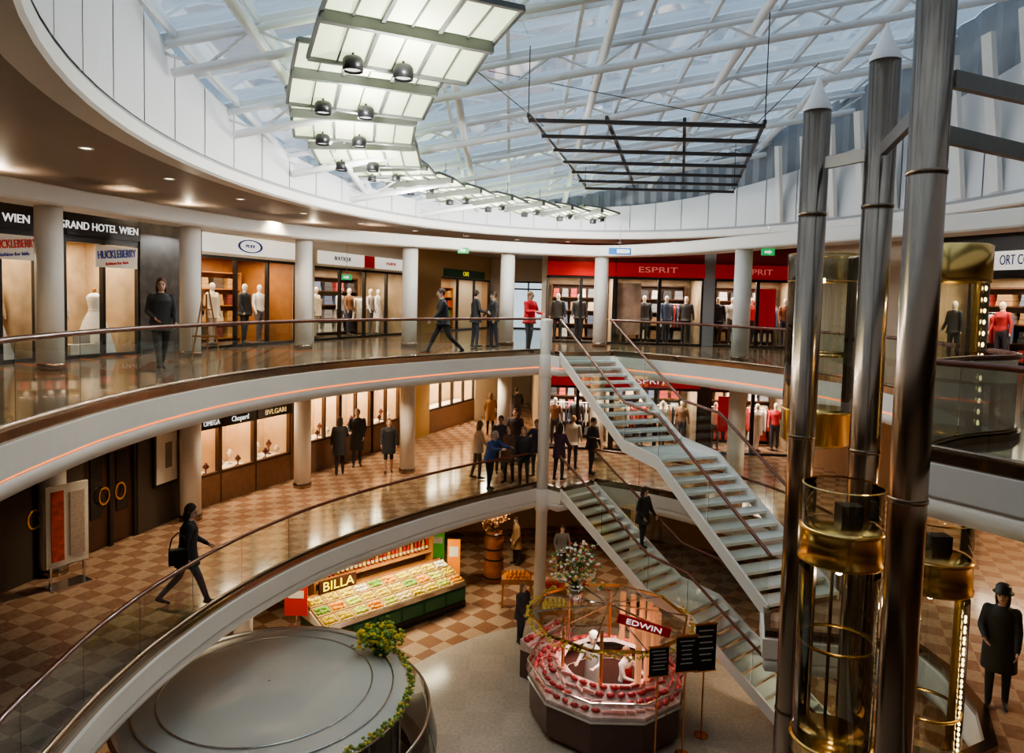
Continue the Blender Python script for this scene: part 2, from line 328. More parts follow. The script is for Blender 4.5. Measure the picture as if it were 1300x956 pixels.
# middle gallery
p6=at(238,768,L1)
person('woman in black coat and blue jeans walking on the tiled middle gallery at left',p6,(.9,.45),1.8,bot=(.08,.1,.17),legs=((24,6),(-18,26)),arms=((-14,8,20,.1),(15,8,40,.2)),coat=(.72,K),long=True,fem=True,hair=(.05,.025,.018),lean=4)
bag('black shoulder bag carried by the woman in jeans on the middle gallery',p6+V((.0,-.34,.86)),.5,(.02,.02,.02))
person('person in black standing by the jewellery windows, leftmost of the pair',at(431,602,L1),(-.3,.9),1.72,coat=(.6,K),long=True,fem=True)
person('tall man in a long black coat beside the jewellery windows',at(453,592,L1),(.2,-.9),1.82,coat=(.5,(.02,.02,.022)),hair=(.25,.2,.17))
person('woman in black with bare legs facing the atrium beside the beige column',at(493,600,L1),(.2,-.95),1.66,coat=(.62,K),long=True,fem=True,bare=True,hair=(.22,.12,.06))
person('person in a tan coat far down the middle gallery corridor',at(622,552,L1),(.1,.95),1.66,top=(.4,.22,.09),coat=(.6,(.42,.24,.1)),fem=True,long=True,hair=(.3,.17,.08))
person('person in dark coat at the far end of the middle corridor',at(655,546,L1),(-.2,.95),1.78,coat=(.6,(.05,.04,.05)))
person('person in a beige jacket, leftmost of the group at the middle rail',at(606,608,L1),(.8,.3),1.74,top=(.5,.38,.26),bot=(.12,.08,.06),coat=(.8,(.52,.4,.28)),hair=(.2,.12,.06),fem=True,long=True)
person('person in a blue jacket leaning toward the middle rail',at(621,622,L1),(.7,-.6),1.72,top=(.04,.08,.24),bot=(.03,.03,.05),coat=(.86,(.05,.1,.3)),hair=(.35,.3,.27),lean=16,arms=((60,12,40,.4),(60,12,40,.4)))
person('person in dark grey behind the blue jacket in the rail group',at(634,600,L1),(.2,-.9),1.78,top=(.08,.08,.1),coat=(.8,(.09,.09,.11)),hair=(.1,.06,.04))
person('person in a brown coat in the middle of the rail group',at(646,613,L1),(-.5,-.7),1.7,top=(.13,.07,.05),coat=(.65,(.14,.08,.05)),fem=True,long=True,hair=(.16,.08,.04))
person('tall person in charcoal at the back of the rail group',at(653,590,L1),(-.2,-.95),1.84,top=(.06,.05,.06),coat=(.75,(.07,.06,.06)),hair=(.08,.05,.03))
person('person in a black padded coat near the white post, rail group',at(664,617,L1),(-.3,-.85),1.72,coat=(.7,K),hair=(.3,.2,.12),fem=True,long=True)
person('person in navy standing closest to the white post at the middle rail',at(681,606,L1),(-.6,-.6),1.76,top=(.03,.04,.09),coat=(.82,(.03,.045,.1)),hair=(.2,.15,.12),arms=((50,10,60,.4),(45,10,60,.4)))
person('person in dark purple right of the white post on the middle gallery',at(709,610,L1),(.5,.6),1.7,top=(.09,.04,.08),coat=(.7,(.09,.05,.09)),fem=True,long=True)
person('person in a cream jacket beyond the stair head on the middle gallery',at(726,596,L1),(.3,.9),1.72,top=(.6,.52,.42),bot=(.05,.05,.08),coat=(.82,(.62,.54,.44)),hair=(.3,.2,.1))
person('man in black with hand on hip beside the cream jacket',at(750,602,L1),(.6,-.5),1.78,arms=((10,30,80,.9),(5,9,14,.1)),coat=(.85,K))
person('person in black walking down the right side of the lower staircase',V((1.45+.65*2.2+.76*1.15,20.3-.76*2.2+.65*1.15,L1-8*.17+.005)),(.65,-.76),1.72,coat=(.72,K),long=True,fem=True,legs=((8,6),(-4,6)))
# right gallery and ground
person('woman in a black brimmed hat and coat at the right below the lifts',V((6.85,9.55,L1)),(-.6,-.8),1.68,hat=((.02,.02,.02),True),coat=(.55,(.035,.03,.028)),long=True,fem=True)
person('shopper in black standing by the fruit stand on the ground floor',at(661,816,L0),(.5,-.6),1.72,top=(.04,.04,.045),bot=(.05,.05,.07),coat=(.7,(.045,.042,.05)),hair=(.25,.13,.06),fem=True,long=True)
person('person in a camel coat behind the fruit stand on the ground floor',V((.35,25.6,0)),(-.8,-.3),1.72,top=(.35,.22,.1),coat=(.6,(.36,.22,.1)))
person('person in grey beyond the flowers on the ground floor',V((1.95,24.8,0)),(.2,-.9),1.74,top=(.12,.11,.11),coat=(.8,(.13,.12,.12)))
MCX=V((2.42,16.2,0))
person('butcher in white cap and coat inside the round meat counter',MCX+V((-.3,.2,0)),(-.5,-.8),1.85,top=(.5,.49,.47),bot=(.45,.45,.45),hat=((.6,.6,.6),False),apron=(.5,.48,.46),arms=((35,10,60,.4),(30,10,60,.3)))
person('second butcher in red apron and pale sleeves inside the meat counter',MCX+V((.38,-.25,0)),(.6,-.6),1.76,top=(.5,.48,.46),bot=(.1,.1,.12),apron=(.4,.03,.03),arms=((30,10,60,.4),(35,10,50,.3)),hair=(.15,.08,.04))
person('ground floor visitor in dark clothes at the lower left kiosk',V((-7.0,14.9,0)),(.7,-.6),1.7,coat=(.7,(.04,.035,.04)),long=True,fem=True)
# ------------------------------------------------------------------ slabs
LR=cat([(-2.2,.4),(-3.7,2.2),(-4.6,4.5),(-5.15,6.8),(-5.35,8.4),(-5.4,9.5),(-5.3,10.9),(-4.9,12.8),(-4.05,14.9),(-2.75,16.9),(-1.0,19.0),(.85,20.75)],5)
RN=[(4.42,7.5),(5.0,6.5),(4.5,3),(2.5,.4)]
R2a=cat([(2.88,20.94),(4.3,19.6),(5.6,18),(6.5,16.2),(7.1,14.4),(7.1,12.3),(6.75,10.5),(6.55,9.4),(6.15,8.62),(5.25,8.15),(4.42,7.5)],4)
R2=[V((1.05,20.75,0)),V((1.35,20.32,0))]+R2a+[V((x,y,0)) for x,y in RN[1:]]
R1a=cat([(2.62,21.3),(4.4,20.2),(6.0,18.4),(6.8,16.4),(7.0,14.8),(6.35,13.2)],4)
R1b=[(4.7,12.45),(4.4,11.6),(5.6,11.4),(6.7,11.2),(6.75,10.5),(6.55,9.4),(6.15,8.62),(5.25,8.15)]
R1=[V((1.05,20.75,0)),V((1.45,20.3,0))]+R1a+[V((x,y,0)) for x,y in R1b+RN]
OUT=[(17,.4),(17,37.5),(-14,37.5),(-14,.4)]
def slab(ring,z,mat,fn):
    poly=[(p.x,p.y) for p in LR+ring]+OUT
    f=struct(MB().prism(poly,z-.6,z).build(fn,[mat],org=(0,0,0))); return f
f2=slab(R2,L2,FL2,'floor'); f1=slab(R1,L1,FL1,'floor')
struct(MB().box((1.5,-1.8,L2-.3),(31,4.4,.6)).build('floor',FL2)); struct(MB().box((1.5,-1.8,L1-.3),(31,4.4,.6)).build('floor',FL1))
g=MB(); g.prism([(-14,-4),(17,-4),(17,37.5),(-14,37.5)],-.3,0); struct(g.build('floor',FL0,org=(0,0,0)))
g=MB(); g.prism([(1.9+6.5*cos(a),10.3+10.6*sin(a)) for a in [2*pi*i/72 for i in range(72)]],0,.006); struct(g.build('floor',GRAN,org=(0,0,0)))
# thin painted ceilings under slabs
for ring,z in((R2,L2),(R1,L1)):
    pl=[(p.x,p.y) for p in LR+ring]+OUT; mb=MB(); mb.prism(pl,z-.63,z-.601); struct(mb.build('ceiling',CEIL1))
tn=[0]
def trim(pts,z,orange=True):
    tn[0]+=1; t=sempty('trim_%d'%tn[0],(pts[0].x,pts[0].y,z))
    sweep(MB(),pts,[(-.08,.0),(-.08,.08),(.07,.08),(.07,-.05),(.03,-.05)],z).build('nosing',STEEL,t,world=True,fix=False)
    sweep(MB(),pts,[(.03,-.05),(.13,-.05),(.13,-.38),(.08,-.38)],z).build('fascia',WHITE,t,world=True,fix=False)
    sweep(MB(),pts,[(.08,-.42),(.105,-.43),(.09,-.54),(.02,-.64),(-.6,-.66)],z).build('lower_fascia',WHITE,t,smooth=True,world=True,fix=False)
    sweep(MB(),pts,[(.08,-.38),(.08,-.42)],z).build('light_strip',ORNG if orange else WHITE,t,world=True,fix=False)
trim(LR,L2); trim(R2[:27],L2); trim(R2[26:],L2,False); trim(LR,L1,False); trim(R1,L1,False)
def balustrade(label,pts,z,step=1.35,inset=-.02):
    N=[nrm(pts,i) for i in range(len(pts))]; q=[p+n*inset for p,n in zip(pts,N)]
    t=thing('glass_balustrade',label,'balustrade',(q[0].x,q[0].y,z+.06))
    MB().tube([V((p.x,p.y,z+1.0)) for p in q],.036,10).build('handrail',RAIL,t,smooth=True,world=True)
    MB().tube([V((p.x,p.y,z+.1)) for p in q],.03,6).build('base_channel',STEEL,t,smooth=True,world=True)
    fine=resamp(q,step/3); k=3
    for i in range(0,len(fine)-1,k):
        s_=fine[i:i+k+1]
        if len(s_)<2: continue
        s_=list(s_); d0=(s_[1]-s_[0]).normalized(); s_[0]=s_[0]+d0*.012; s_[-1]=s_[-1]-d0*.012
        m=MB(); n=len(s_); m.add([(p.x,p.y,z+.1) for p in s_]+[(p.x,p.y,z+.965) for p in s_],[(j,j+1,n+j+1,n+j) for j in range(n-1)])
        a=s_[0]; b=a+d0*.014; m.add([(a.x,a.y,z+.1),(b.x,b.y,z+.1),(b.x,b.y,z+.965),(a.x,a.y,z+.965)],[(0,1,2,3)],1)
        m.build('glass_panel',[GL,GLE],t,world=True,fix=False)
    return t
balustrade('long curved glass balustrade with brown handrail along the upper left gallery',LR[8:],L2)
balustrade('long curved glass balustrade with brown handrail along the middle left gallery',LR[8:],L1)
balustrade('curved glass balustrade in front of the red upper shop, right of the stair head',R2a[:24],L2)
balustrade('short glass balustrade at the upper right beside the tallest steel mast',[V((4.44,7.48,0)),V((4.74,6.95,0)),V((5.0,6.5,0)),V((4.7,4.2,0))],L2)
balustrade('glass balustrade of the upper lift landing behind the right brass lift',R2a[26:],L2)
balustrade('glass balustrade on the middle gallery behind the lower stair',R1a,L1)
# white post
t=thing('white_post','slim white post joining both gallery rails at the stair heads','post',(1.0,20.62,0))
MB().lathe([(.001,0),(.17,0),(.17,9.15),(.16,9.2),(.001,9.22)],n=24).build('shaft',COLM,t,smooth=True)
for z in(L1,L2): MB().lathe([(.185,z-.7),(.2,z-.68),(.2,z-.05),(.185,z-.03)],n=24).build('collar',WHITE,t,smooth=True)
MB().tube([(0,0,9.2),(0,0,10.4)],.03).build('lamp_rod',CHROME,t,smooth=True)
# ------------------------------------------------------------------ columns
def column(label,p,z0,z1,r=.235):
    t=thing('round_column',label,'column',(p[0],p[1],z0))
    h=z1-z0; MB().lathe([(.001,0),(r,0),(r,h),(.001,h)],n=28).build('shaft',COLM,t,smooth=True)
    MB().lathe([(r+.004,0),(r+.02,.0),(r+.02,.12),(r+.004,.14)],n=28).build('base_ring',STEEL,t,smooth=True); return t
BT=11.27
CP=[(-8.75,13.4),(-7.66,16.85),(-5.9,20.0),(-3.2,22.0),(-.2,23.7),(3.0,24.3),(6.35,19.7)]
nm=['leftmost white column, before the dark shop with the white dress','white column beside the dark marble pillar and the wooden easel','white column between the blue-oval shop and the red-signed shop','white column left of the yellowish corridor pillar','white column standing in the upper corridor mouth','white column before the left part of the red-banner shop','white column before the right part of the red-banner shop, near the lifts']
for p,n in zip(CP,nm): column('upper gallery '+n,p,L2,BT)
nm1=['beside the cream and red poster stand','between the framed poster and the lit jewellery windows','between the two runs of lit jewellery windows','with people in black standing beside it','far back in the middle corridor','half hidden behind the upper stair','lower, behind the stair near the lifts']
for p,n in zip(CP,nm1): column('middle gallery cream column '+n,p,L1,L2-.63)
for p,n in zip([(-6.6,17.4),(-3.2,25.2),(4.2,22.5)],['left of the produce stall','behind the produce stall','behind the meat counter']): column('ground floor white column '+n,p,0,L1-.63)
BC=cat([(-9.3,8),(-9.35,10.5),(-8.75,13.4),(-7.66,16.85),(-5.9,20.0),(-3.2,22.0),(-.2,23.7),(3.0,24.3),(5.2,22.3),(6.5,19.7),(8.0,16.5),(9.6,12.5),(10,8)],6)
tn[0]+=1; t=sempty('trim_%d'%tn[0],(BC[0].x,BC[0].y,BT)); sweep(MB(),BC,[(-.35,0),(.42,0),(.45,.04),(.45,.33),(.38,.36),(-.35,.36),(-.35,0)],BT).build('ring_beam',WHITE,t,world=True,fix=False)
# ------------------------------------------------------------------ bulkhead, soffit, roof
EC=(2.2,12.5);EA=7.7;EB=11.4; SZ=11.85
def el(a,k=1): return V((EC[0]+EA*k*cos(a),EC[1]+EB*k*sin(a),0))
def zr(x,y): return ZC+6.45+.2*x-.142*y
def zw(x,y): return min(zr(x,y)-.05,ZC+7.13+.01*x-.17*y)
m=MB(); NA=96
for i in range(NA):
    a0=2*pi*i/NA;a1=2*pi*(i+1)/NA
    def rect(a):
        c=cos(a);s=sin(a); tx=((17-EC[0]) if c>0 else (14+EC[0]))/max(1e-6,abs(c)); ty=((37.5-EC[1]) if s>0 else (4+EC[1]))/max(1e-6,abs(s)); t=min(tx,ty); return (EC[0]+t*c,EC[1]+t*s)
    e0=el(a0);e1=el(a1);r0=rect(a0);r1=rect(a1); m.quad((e0.x,e0.y,SZ),(e1.x,e1.y,SZ),(r1[0],r1[1],SZ),(r0[0],r0[1],SZ))
for x,y in((17,37.5),(-14,37.5),(17,-4),(-14,-4)): m.box((x,y,SZ+.05),(6,6,.1))
struct(m.build('ceiling',SOFF,org=(0,0,0),fix=False))
tn[0]+=1; bh=sempty('trim_%d'%tn[0],(EC[0],EC[1],SZ))
lip=[el(-2*pi*i/NA) for i in range(NA+1)]
sweep(MB(),lip,[(-.3,0),(.06,-.02),(.1,.02),(.1,.2),(.02,.21)],SZ).build('lip',WHITE,bh,world=True,fix=False)
sweep(MB(),lip,[(.05,.205),(.05,.28)],SZ).build('shadow_gap',BLACK,bh,world=True,fix=False)
NP=60
for i in range(NP):
    a0=2*pi*i/NP+.0016;a1=2*pi*(i+1)/NP-.0016; mb=MB(); q=[a0,(a0+a1)/2,a1]; e=[el(a,.99) for a in q]
    mb.add([(p.x,p.y,SZ+.27) for p in e]+[(p.x,p.y,zw(p.x,p.y)) for p in e],[(0,1,4,3),(1,2,5,4)]); mb.build('panel',PANEL,bh,world=True,fix=False)
mb=MB()
for i in range(NP*2):
    e0=el(pi*i/NP,.993);e1=el(pi*(i+1)/NP,.993); mb.quad((e0.x,e0.y,SZ+.1),(e1.x,e1.y,SZ+.1),(e1.x,e1.y,zw(e1.x,e1.y)-.02),(e0.x,e0.y,zw(e0.x,e0.y)-.02))
mb.build('panel_backing',SEAM,bh,world=True,fix=False)
mb=MB()
NB=260
for i in range(NB):
    a0=2*pi*i/NB;a1=2*pi*(i+1)/NB; e0=el(a0,1.012 if i%2 else 1.0);e1=el(a1,1.0 if i%2 else 1.012)
    mb.quad((e0.x,e0.y,SZ+.2),(e1.x,e1.y,SZ+.2),(e1.x,e1.y,zr(e1.x,e1.y)+.05),(e0.x,e0.y,zr(e0.x,e0.y)+.05))
mb.build('corrugated_cladding',GREY,bh,world=True,fix=False)
for a in [rad(x) for x in(-10,-5,0,5,10,15,20,25,30,35,40,45)]:
    e=el(a,.985); b=el(a,.93); MB().bar((e.x,e.y,SZ+.3),(b.x,b.y,zw(e.x,e.y)+.7),.1,.3).build('fin',WHITE,bh,world=True)
roof=sempty('ceiling',(EC[0],EC[1],zr(*EC)))
mb=MB(); pl=[el(2*pi*i/72,1.03) for i in range(72)]; mb.add([(p.x,p.y,zr(p.x,p.y)+.06) for p in pl],[tuple(range(72))]); mb.build('glazing',RG,roof,world=True,fix=False)
def lim(v,ax,k=1.02):
    if ax=='x': q=1-((v-EC[0])/(EA*k))**2; return None if q<=.02 else (EC[1]-EB*k*q**.5,EC[1]+EB*k*q**.5)
    q=1-((v-EC[1])/(EB*k))**2; return None if q<=.02 else (EC[0]-EA*k*q**.5,EC[0]+EA*k*q**.5)
def R3(x,y,d=0): return V((x,y,zr(x,y)-d))
x=-5.2
while x<9.8:
    l=lim(x,'x')
    if l: MB().bar(R3(x,l[0]),R3(x,l[1]),.06,.12).build('mullion',WMET,roof,world=True)
    x+=1.25
y=2.2
while y<23.6:
    l=lim(y,'y')
    if l: MB().bar(R3(l[0],y),R3(l[1],y),.055,.09).build('mullion',WMET,roof,world=True)
    y+=1.25
RX=[-4,-1.2,1.6,4.4,7.2]
for x in RX:
    l=lim(x,'x'); MB().tube([R3(x,l[0],.2),R3(x,l[1],.2)],.085,10).build('rafter',WMET,roof,smooth=True,world=True)
TY=[5.95,8.45,10.95,13.45,15.95,18.45,20.95]
for y in TY:
    l=lim(y,'y'); n=max(4,round((l[1]-l[0])/1.6)); X=[l[0]+(l[1]-l[0])*i/n for i in range(n+1)]
    mb=MB(); mb.tube([R3(l[0],y,.12),R3(l[1],y,.12)],.06); mb.tube([R3(l[0]+.3,y+.1,.5),R3(l[1]-.3,y+.1,.5)],.075)
    for i in range(n): mb.tube([R3(X[i],y,.12),R3((X[i]+X[i+1])/2,y+.1,.5),R3(X[i+1],y,.12)],.028,6)
    mb.build('truss',WMET,roof,smooth=True,world=True)
# bounding walls; unseen sides and front are added to shut out stray daylight
struct(MB().box((-14.1,16.7,6),(.2,41.6,12)).build('wall_left',CREAM)); struct(MB().box((17.1,16.7,6),(.2,41.6,12)).build('wall_right',CREAM)); struct(MB().box((1.5,-4.1,6),(31,.2,12)).build('wall_front',CREAM))
bw=MB()
for x0,x1,z0,z1 in((-14,-.1,0,12),(1.7,17,0,12),(-.1,1.7,0,L2),(-.1,1.7,L2+2.5,12)): bw.box(((x0+x1)/2,37.6,(z0+z1)/2),(x1-x0,.2,z1-z0))
struct(bw.build('wall_back',CREAM))
wn=[0]
w=sempty('door_1',(.8,37.5,L2)); fr=MB()
for x in(-.1,.8,1.7): fr.box((x,37.5,L2+1.25),(.08,.1,2.5))
for z in(.04,2.1,2.46): fr.box((.8,37.5,L2+z),(1.8,.1,.08))
fr.build('door_frame',DARK,w,world=True); MB().quad((-.1,37.5,L2),(1.7,37.5,L2),(1.7,37.5,L2+2.5),(-.1,37.5,L2+2.5)).build('pane',SG,w,world=True,fix=False)
# ------------------------------------------------------------------ storefronts
class Bay: pass
def bay(p0,p1,z0,zt,wt,dado=0,depth=1.8,nm=2,fm=DARK,back=WARM,W=45,lc=(1,.82,.58),fas=DARK,dmat=None,fw=.07):
    p0=V((p0[0],p0[1],0));p1=V((p1[0],p1[1],0)); B=Bay(); B.u=(p1-p0).normalized(); B.L=(p1-p0).length; B.n=V((-B.u.y,B.u.x,0)); B.z0=z0
    B.P=lambda s,d,z: p0+B.u*s+B.n*d+V((0,0,z)); P=B.P; wn[0]+=1
    R=Matrix((B.u,B.n,V((0,0,1)))).transposed(); B.R=R; B.rz=math.atan2(B.u.y,B.u.x); B.p0=p0
    w=sempty('window_%d'%wn[0],P(B.L/2,0,z0)); f=MB()
    for i in range(nm+1): f.box(P(B.L*i/nm,0,(z0+wt)/2),(fw,.12,wt-z0),R=R)
    f.box(P(B.L/2,0,wt-.04),(B.L,.12,.08),R=R); f.box(P(B.L/2,0,z0+dado+.04),(B.L,.12,.08),R=R); f.build('window_frame',fm,w,world=True)
    if dado: MB().box(P(B.L/2,0,z0+dado/2),(B.L,.16,dado),R=R).build('plinth',dmat or STONE,w,world=True)
    if zt-wt>.05: MB().box(P(B.L/2,0,(zt+wt)/2),(B.L+.05,.14,zt-wt),R=R).build('lintel',fas,w,world=True)
    m=MB(); m.quad(P(-.1,depth,z0),P(B.L+.1,depth,z0),P(B.L+.1,depth,wt+.1),P(-.1,depth,wt+.1)); m.quad(P(-.05,.05,z0),P(-.05,depth,z0),P(-.05,depth,wt+.1),P(-.05,.05,wt+.1)); m.quad(P(B.L+.05,.05,z0),P(B.L+.05,depth,z0),P(B.L+.05,depth,wt+.1),P(B.L+.05,.05,wt+.1)); m.quad(P(-.1,.05,wt+.06),P(B.L+.1,.05,wt+.06),P(B.L+.1,depth,wt+.06),P(-.1,depth,wt+.06))
    struct(m.build('wall_shop',back,fix=False))
    if dado: struct(MB().box(P(B.L/2,.45,z0+dado-.03),(B.L,.8,.06),R=R).build('trim_%d'%(100+wn[0]),PALE))
    if W: a=area(P(B.L/2,depth*.45,wt),B.L*.8,depth*.5,W,lc); a.rotation_euler=(0,0,B.rz)
    return B
def sign(label,B,s,z,w,h,body,tm,pm,size,d=-.1,width=None,extra=None):
    t=thing('shop_sign',label,'sign',B.P(s,d,z-h/2),B.rz)
    if pm: MB().box((0,0,h/2),(w,.04,h)).build('panel',pm,t)
    if body: letters(t,body,size,B.P(s if extra is None else extra,d-.02,z),B.u,(0,0,1),tm,width=width)
    return t
def wall(p0,p1,z0,z1,mat,name='wall_left',th=.2):
    p0=V((p0[0],p0[1],0));p1=V((p1[0],p1[1],0)); d=(p1-p0); return struct(MB().box((p0+p1)/2+V((0,0,(z0+z1)/2)),(d.length,th,z1-z0),math.atan2(d.y,d.x)).build(name,mat))
def wl(px): y=-15.644/((px-650)/900-.385); return (-10.1+.385*(y-14.4),y)
ZT=SZ
A=bay(wl(-110),wl(44),L2,ZT,10.85,nm=3,back=SHOPW,W=65)
B_=bay(wl(80),wl(174),L2,ZT,10.85,nm=2,back=SHOPW,W=65)
wall(wl(44),wl(80),L2,ZT,DARK); wall(wl(174),wl(252),L2,ZT,MARB)
C_=bay(wl(252),wl(374),L2,ZT,10.75,nm=3,back=SHELFW,W=95,fas=CREAM,depth=2.4)
wall(wl(374),wl(395),L2,ZT,CREAM)
D_=bay(wl(395),wl(514),L2,ZT,10.7,nm=4,back=SHOPW,W=150,fas=CREAM,depth=2.2)
wall(wl(514),wl(556),L2,ZT,OCHRE)
E_=bay(wl(556),wl(619),L2,ZT,10.7,nm=3,back=WARM,W=65,fas=OCHRE,depth=2)
Lz=(0,0,1)
def sof(B,px): q=wl(px); return (V((q[0],q[1],0))-B.p0).length
sA=sof(A,33); sign('black fascia sign with white capitals at far left of the upper gallery',A,sA-1.05,11.12,2.5,.4,'GRAND HOTEL WIEN',LETW,DARK,.24,width=2.1)
b0,b1=sof(B_,170),(V((*wl(70),0))-B_.p0).length*-1
sign('black fascia sign with white capitals over the white dress window',B_,B_.L*.5,11.12,B_.L,.42,'GRAND HOTEL WIEN',LETW,DARK,.24,width=b0-b1,extra=(b0+b1)/2)
def poster(label,B,s,z,w,h,parts,d=-.09,pm=None):
    t=thing('poster',label,'poster',B.P(s,d,z-h/2),B.rz); MB().box((0,0,h/2),(w,.02,h)).build('sheet',pm or PALE,t)
    tl=rad(6)
    for body,size,dz,mt,wd in parts: letters(t,body,size,B.P(s,d-.012,z+dz),B.u*cos(tl)+V((0,0,sin(tl))),V((0,0,cos(tl)))-B.u*sin(tl),mt,width=wd)
    return t
poster('white poster with colourful lettering in the far left shop window',A,sof(A,14),10.55,1.0,.5,[('HUCKLEBERRY',.24,.06,REDL,.9),('fashion for kids',.1,-.14,BLUEL,.6)])
poster('white poster with colourful slanted lettering over the white dress',B_,B_.L*.66,10.5,1.1,.5,[('HUCKLEBERRY',.26,.06,BLUEL,1.0),('fashion for kids',.1,-.14,REDL,.6)])
t=sign('long white fascia sign with a blue oval emblem',C_,C_.L*.5,11.08,C_.L,.5,None,None,SIGNW,.2)
mb=MB(); mb.lathe([(.42,0),(.5,.0),(.5,.02),(.42,.02),(.42,0)],n=32)
for v in mb.v: v[:]=C_.P(C_.L*.45,-.13,11.08)+C_.u*v.x*1.0+V((0,0,v.y*.38))-C_.n*v.z
mb.build('oval_emblem',BLUEL,t,world=True)
letters(t,'MODE',.14,C_.P(C_.L*.45,-.13,11.08),C_.u,Lz,BLUEL)
sign('white sign panel with black script beside a red panel',D_,D_.L*.25,11.0,D_.L*.44,.42,'BOUTIQUE',BLKL,SIGNW,.2)
sign('bright red sign panel between two white sign panels',D_,D_.L*.53,11.0,D_.L*.1,.42,None,None,RED,.2)
sign('white sign panel over the right half of the red-signed shop',D_,D_.L*.77,11.0,D_.L*.34,.42,'FASHION',REDL,SIGNW,.18)
sign('green and yellow sign over the far corridor shop',E_,E_.L*.45,10.9,E_.L*.8,.36,'CAFE',YELL,GREEN,.28)
# red shop
EW0=V((1.2,26.2,0)); EW=lambda px: ((px-650)/900*26.0,26.2-.05*((px-650)/900*26))
reds=[]
for z0,zt,wt,fl in((L2,ZT,10.66,'upper'),(L1,L2-.63,6.62,'middle')):
    for a,b,n in((694,778,2),(780,889,2),(903,1010,2)):
        reds.append(bay(EW(a),EW(b),z0,zt,wt,nm=n,fm=BLACK,back=SHOPW,W=130,lc=(1,.86,.68),fas=M('fascia dark red',(.22,.02,.02),.5),depth=2.7,fw=.12))
    wall(EW(889),EW(903),z0,zt,GREY if z0==L2 else DKWALL,'wall_back'); wall(EW(778),EW(780),z0,zt,DARK,'wall_back')
for i,(B,wd) in enumerate(zip(reds,['left','middle','right']*2)):
    fl='upper' if i<3 else 'middle'; z=(10.93 if i<3 else 6.87)
    sign('red fascia band over the %s windows of the %s floor red shop'%(wd,fl),B,B.L/2,z,B.L+.04,.5 if i<3 else .46,None if i in(0,3) else 'ESPRIT',M('pink letters',(.8,.3,.26),.4,emit=.25) if i<3 else LETW,RED,.29 if i<3 else .3,extra=B.L*([0,.47,.47,0,.41,.4][i]),width=[0,1.4,1.1,0,1.3,1.2][i] or None)
t=poster('red poster in the right window of the upper red shop',reds[2],reds[2].L*.62,9.6,.75,1.5,[],.3,RED)
poster('tall photo poster of a fashion model in the upper red shop',reds[1],reds[1].L*.16,9.5,.9,1.9,[],.25,M('photo print',(.5,.36,.28),.4,var=.8,scale=2.5))
poster('red poster in the right window of the middle floor red shop',reds[5],reds[5].L*.25,5.7,.8,1.3,[],.3,RED)
# corridor right side walls
wall((1.15,37.4),(1.15,26.3),L1,L2-.64,CREAM,'wall_right'); wall((1.75,37.4),(1.15,26.3),L2,ZT,CREAM,'wall_right')
# right walls
RB=bay((12.3,21.5),(13.9,16.8),L2,ZT,10.7,nm=3,back=SHOPW,W=130,fas=DARK,depth=2)
wall(EW(1010),(12.3,21.5),L2,ZT,CREAM,'wall_right'); wall((13.9,16.8),(14.2,3),L2,ZT,CREAM,'wall_right')
sign('white sign with dark capitals at the far right shop',RB,RB.L*.5,11.1,RB.L,.5,'ORT COLLECTION',BLUEL,SIGNW,.38,width=1.75,extra=3.4)
RB1=bay((12.0,20),(13.5,15.5),L1,L2-.63,6.9,nm=3,back=WARM,W=90,fas=DWOOD,depth=2)
wall(EW(1010),(12.0,20),L1,L2-.64,WARM,'wall_right'); RB2=bay((13.5,15.4),(13.7,8),L1,L2-.63,6.9,nm=4,back=WARM,W=110,fas=DWOOD,depth=2)
# middle gallery left
def s1(px): y=-12.036/((px-650)/900-.232); return (-9.6+.232*(y-10.5),y)
def s2(px): y=-15.48/((px-650)/900-.43); return (-8+.43*(y-17.4),y)
CT=L2-.63
wall(s1(-140),s1(30),L1,CT,DKWALL); 
def door(label,p0,p1,z,h):
    p0=V((*p0,0));p1=V((*p1,0));u=(p1-p0).normalized();n=V((-u.y,u.x,0));L=(p1-p0).length;R=Matrix((u,n,V((0,0,1)))).transposed(); wn[0]+=1
    d=sempty('door_%d'%wn[0],p0+V((0,0,z))); P=lambda s,q,zz:p0+u*s+n*q+V((0,0,z+zz))
    f=MB(); 
    for s in(.04,L/2,L-.04): f.box(P(s,0,h/2),(.09,.16,h),R=R)
    f.box(P(L/2,0,h-.05),(L,.16,.1),R=R); f.box(P(L/2,0,2.2),(L,.16,.08),R=R); f.build('door_frame',DARK,d,world=True)
    for a,b in((.08,L/2-.04),(L/2+.04,L-.08)):
        MB().box(P((a+b)/2,.02,1.1),(b-a,.05,2.15),R=R).build('leaf',DWOOD,d,world=True)
        MB().box(P((a+b)/2,-.02,1.35),(b-a-.3,.03,1.3),R=R).build('leaf_glass',M('dark glass',(.02,.018,.016),.08),d,world=True)
    for sx in(-.16,.16):
        m=MB(); m.lathe([(.12,0),(.15,0),(.15,.03),(.12,.03),(.12,0)],n=20)
        for v in m.v: v[:]=P(L/2+sx*1.4,-.08,1.15)+u*v.x+V((0,0,v.y*1.3))-n*v.z
        m.build('door_handle',BRASS,d,world=True)
    MB().box(P(L/2,0,(h+2.3)/2),(L-.1,.05,h-2.35),R=R).build('overlight',M('amber glass',(.3,.16,.06),.3,emit=.25),d,world=True)
    wall(p0+n*.25,p1+n*.25,z,CT,DKWALL)
door('d',s1(30),s1(62),L1,2.9); wall(s1(62),s1(98),L1,CT,DKWALL); door('d',s1(98),s1(168),L1,2.9); wall(s1(168),s1(232),L1,CT,DKWALL); wall(s1(232),s2(250),L1,CT,STONE)
wall(s1(30),s1(62),L1+2.9,CT,DKWALL); wall(s1(98),s1(168),L1+2.9,CT,DKWALL)
JB=M('vitrine back',(.7,.5,.3),.5,var=.3,scale=2)
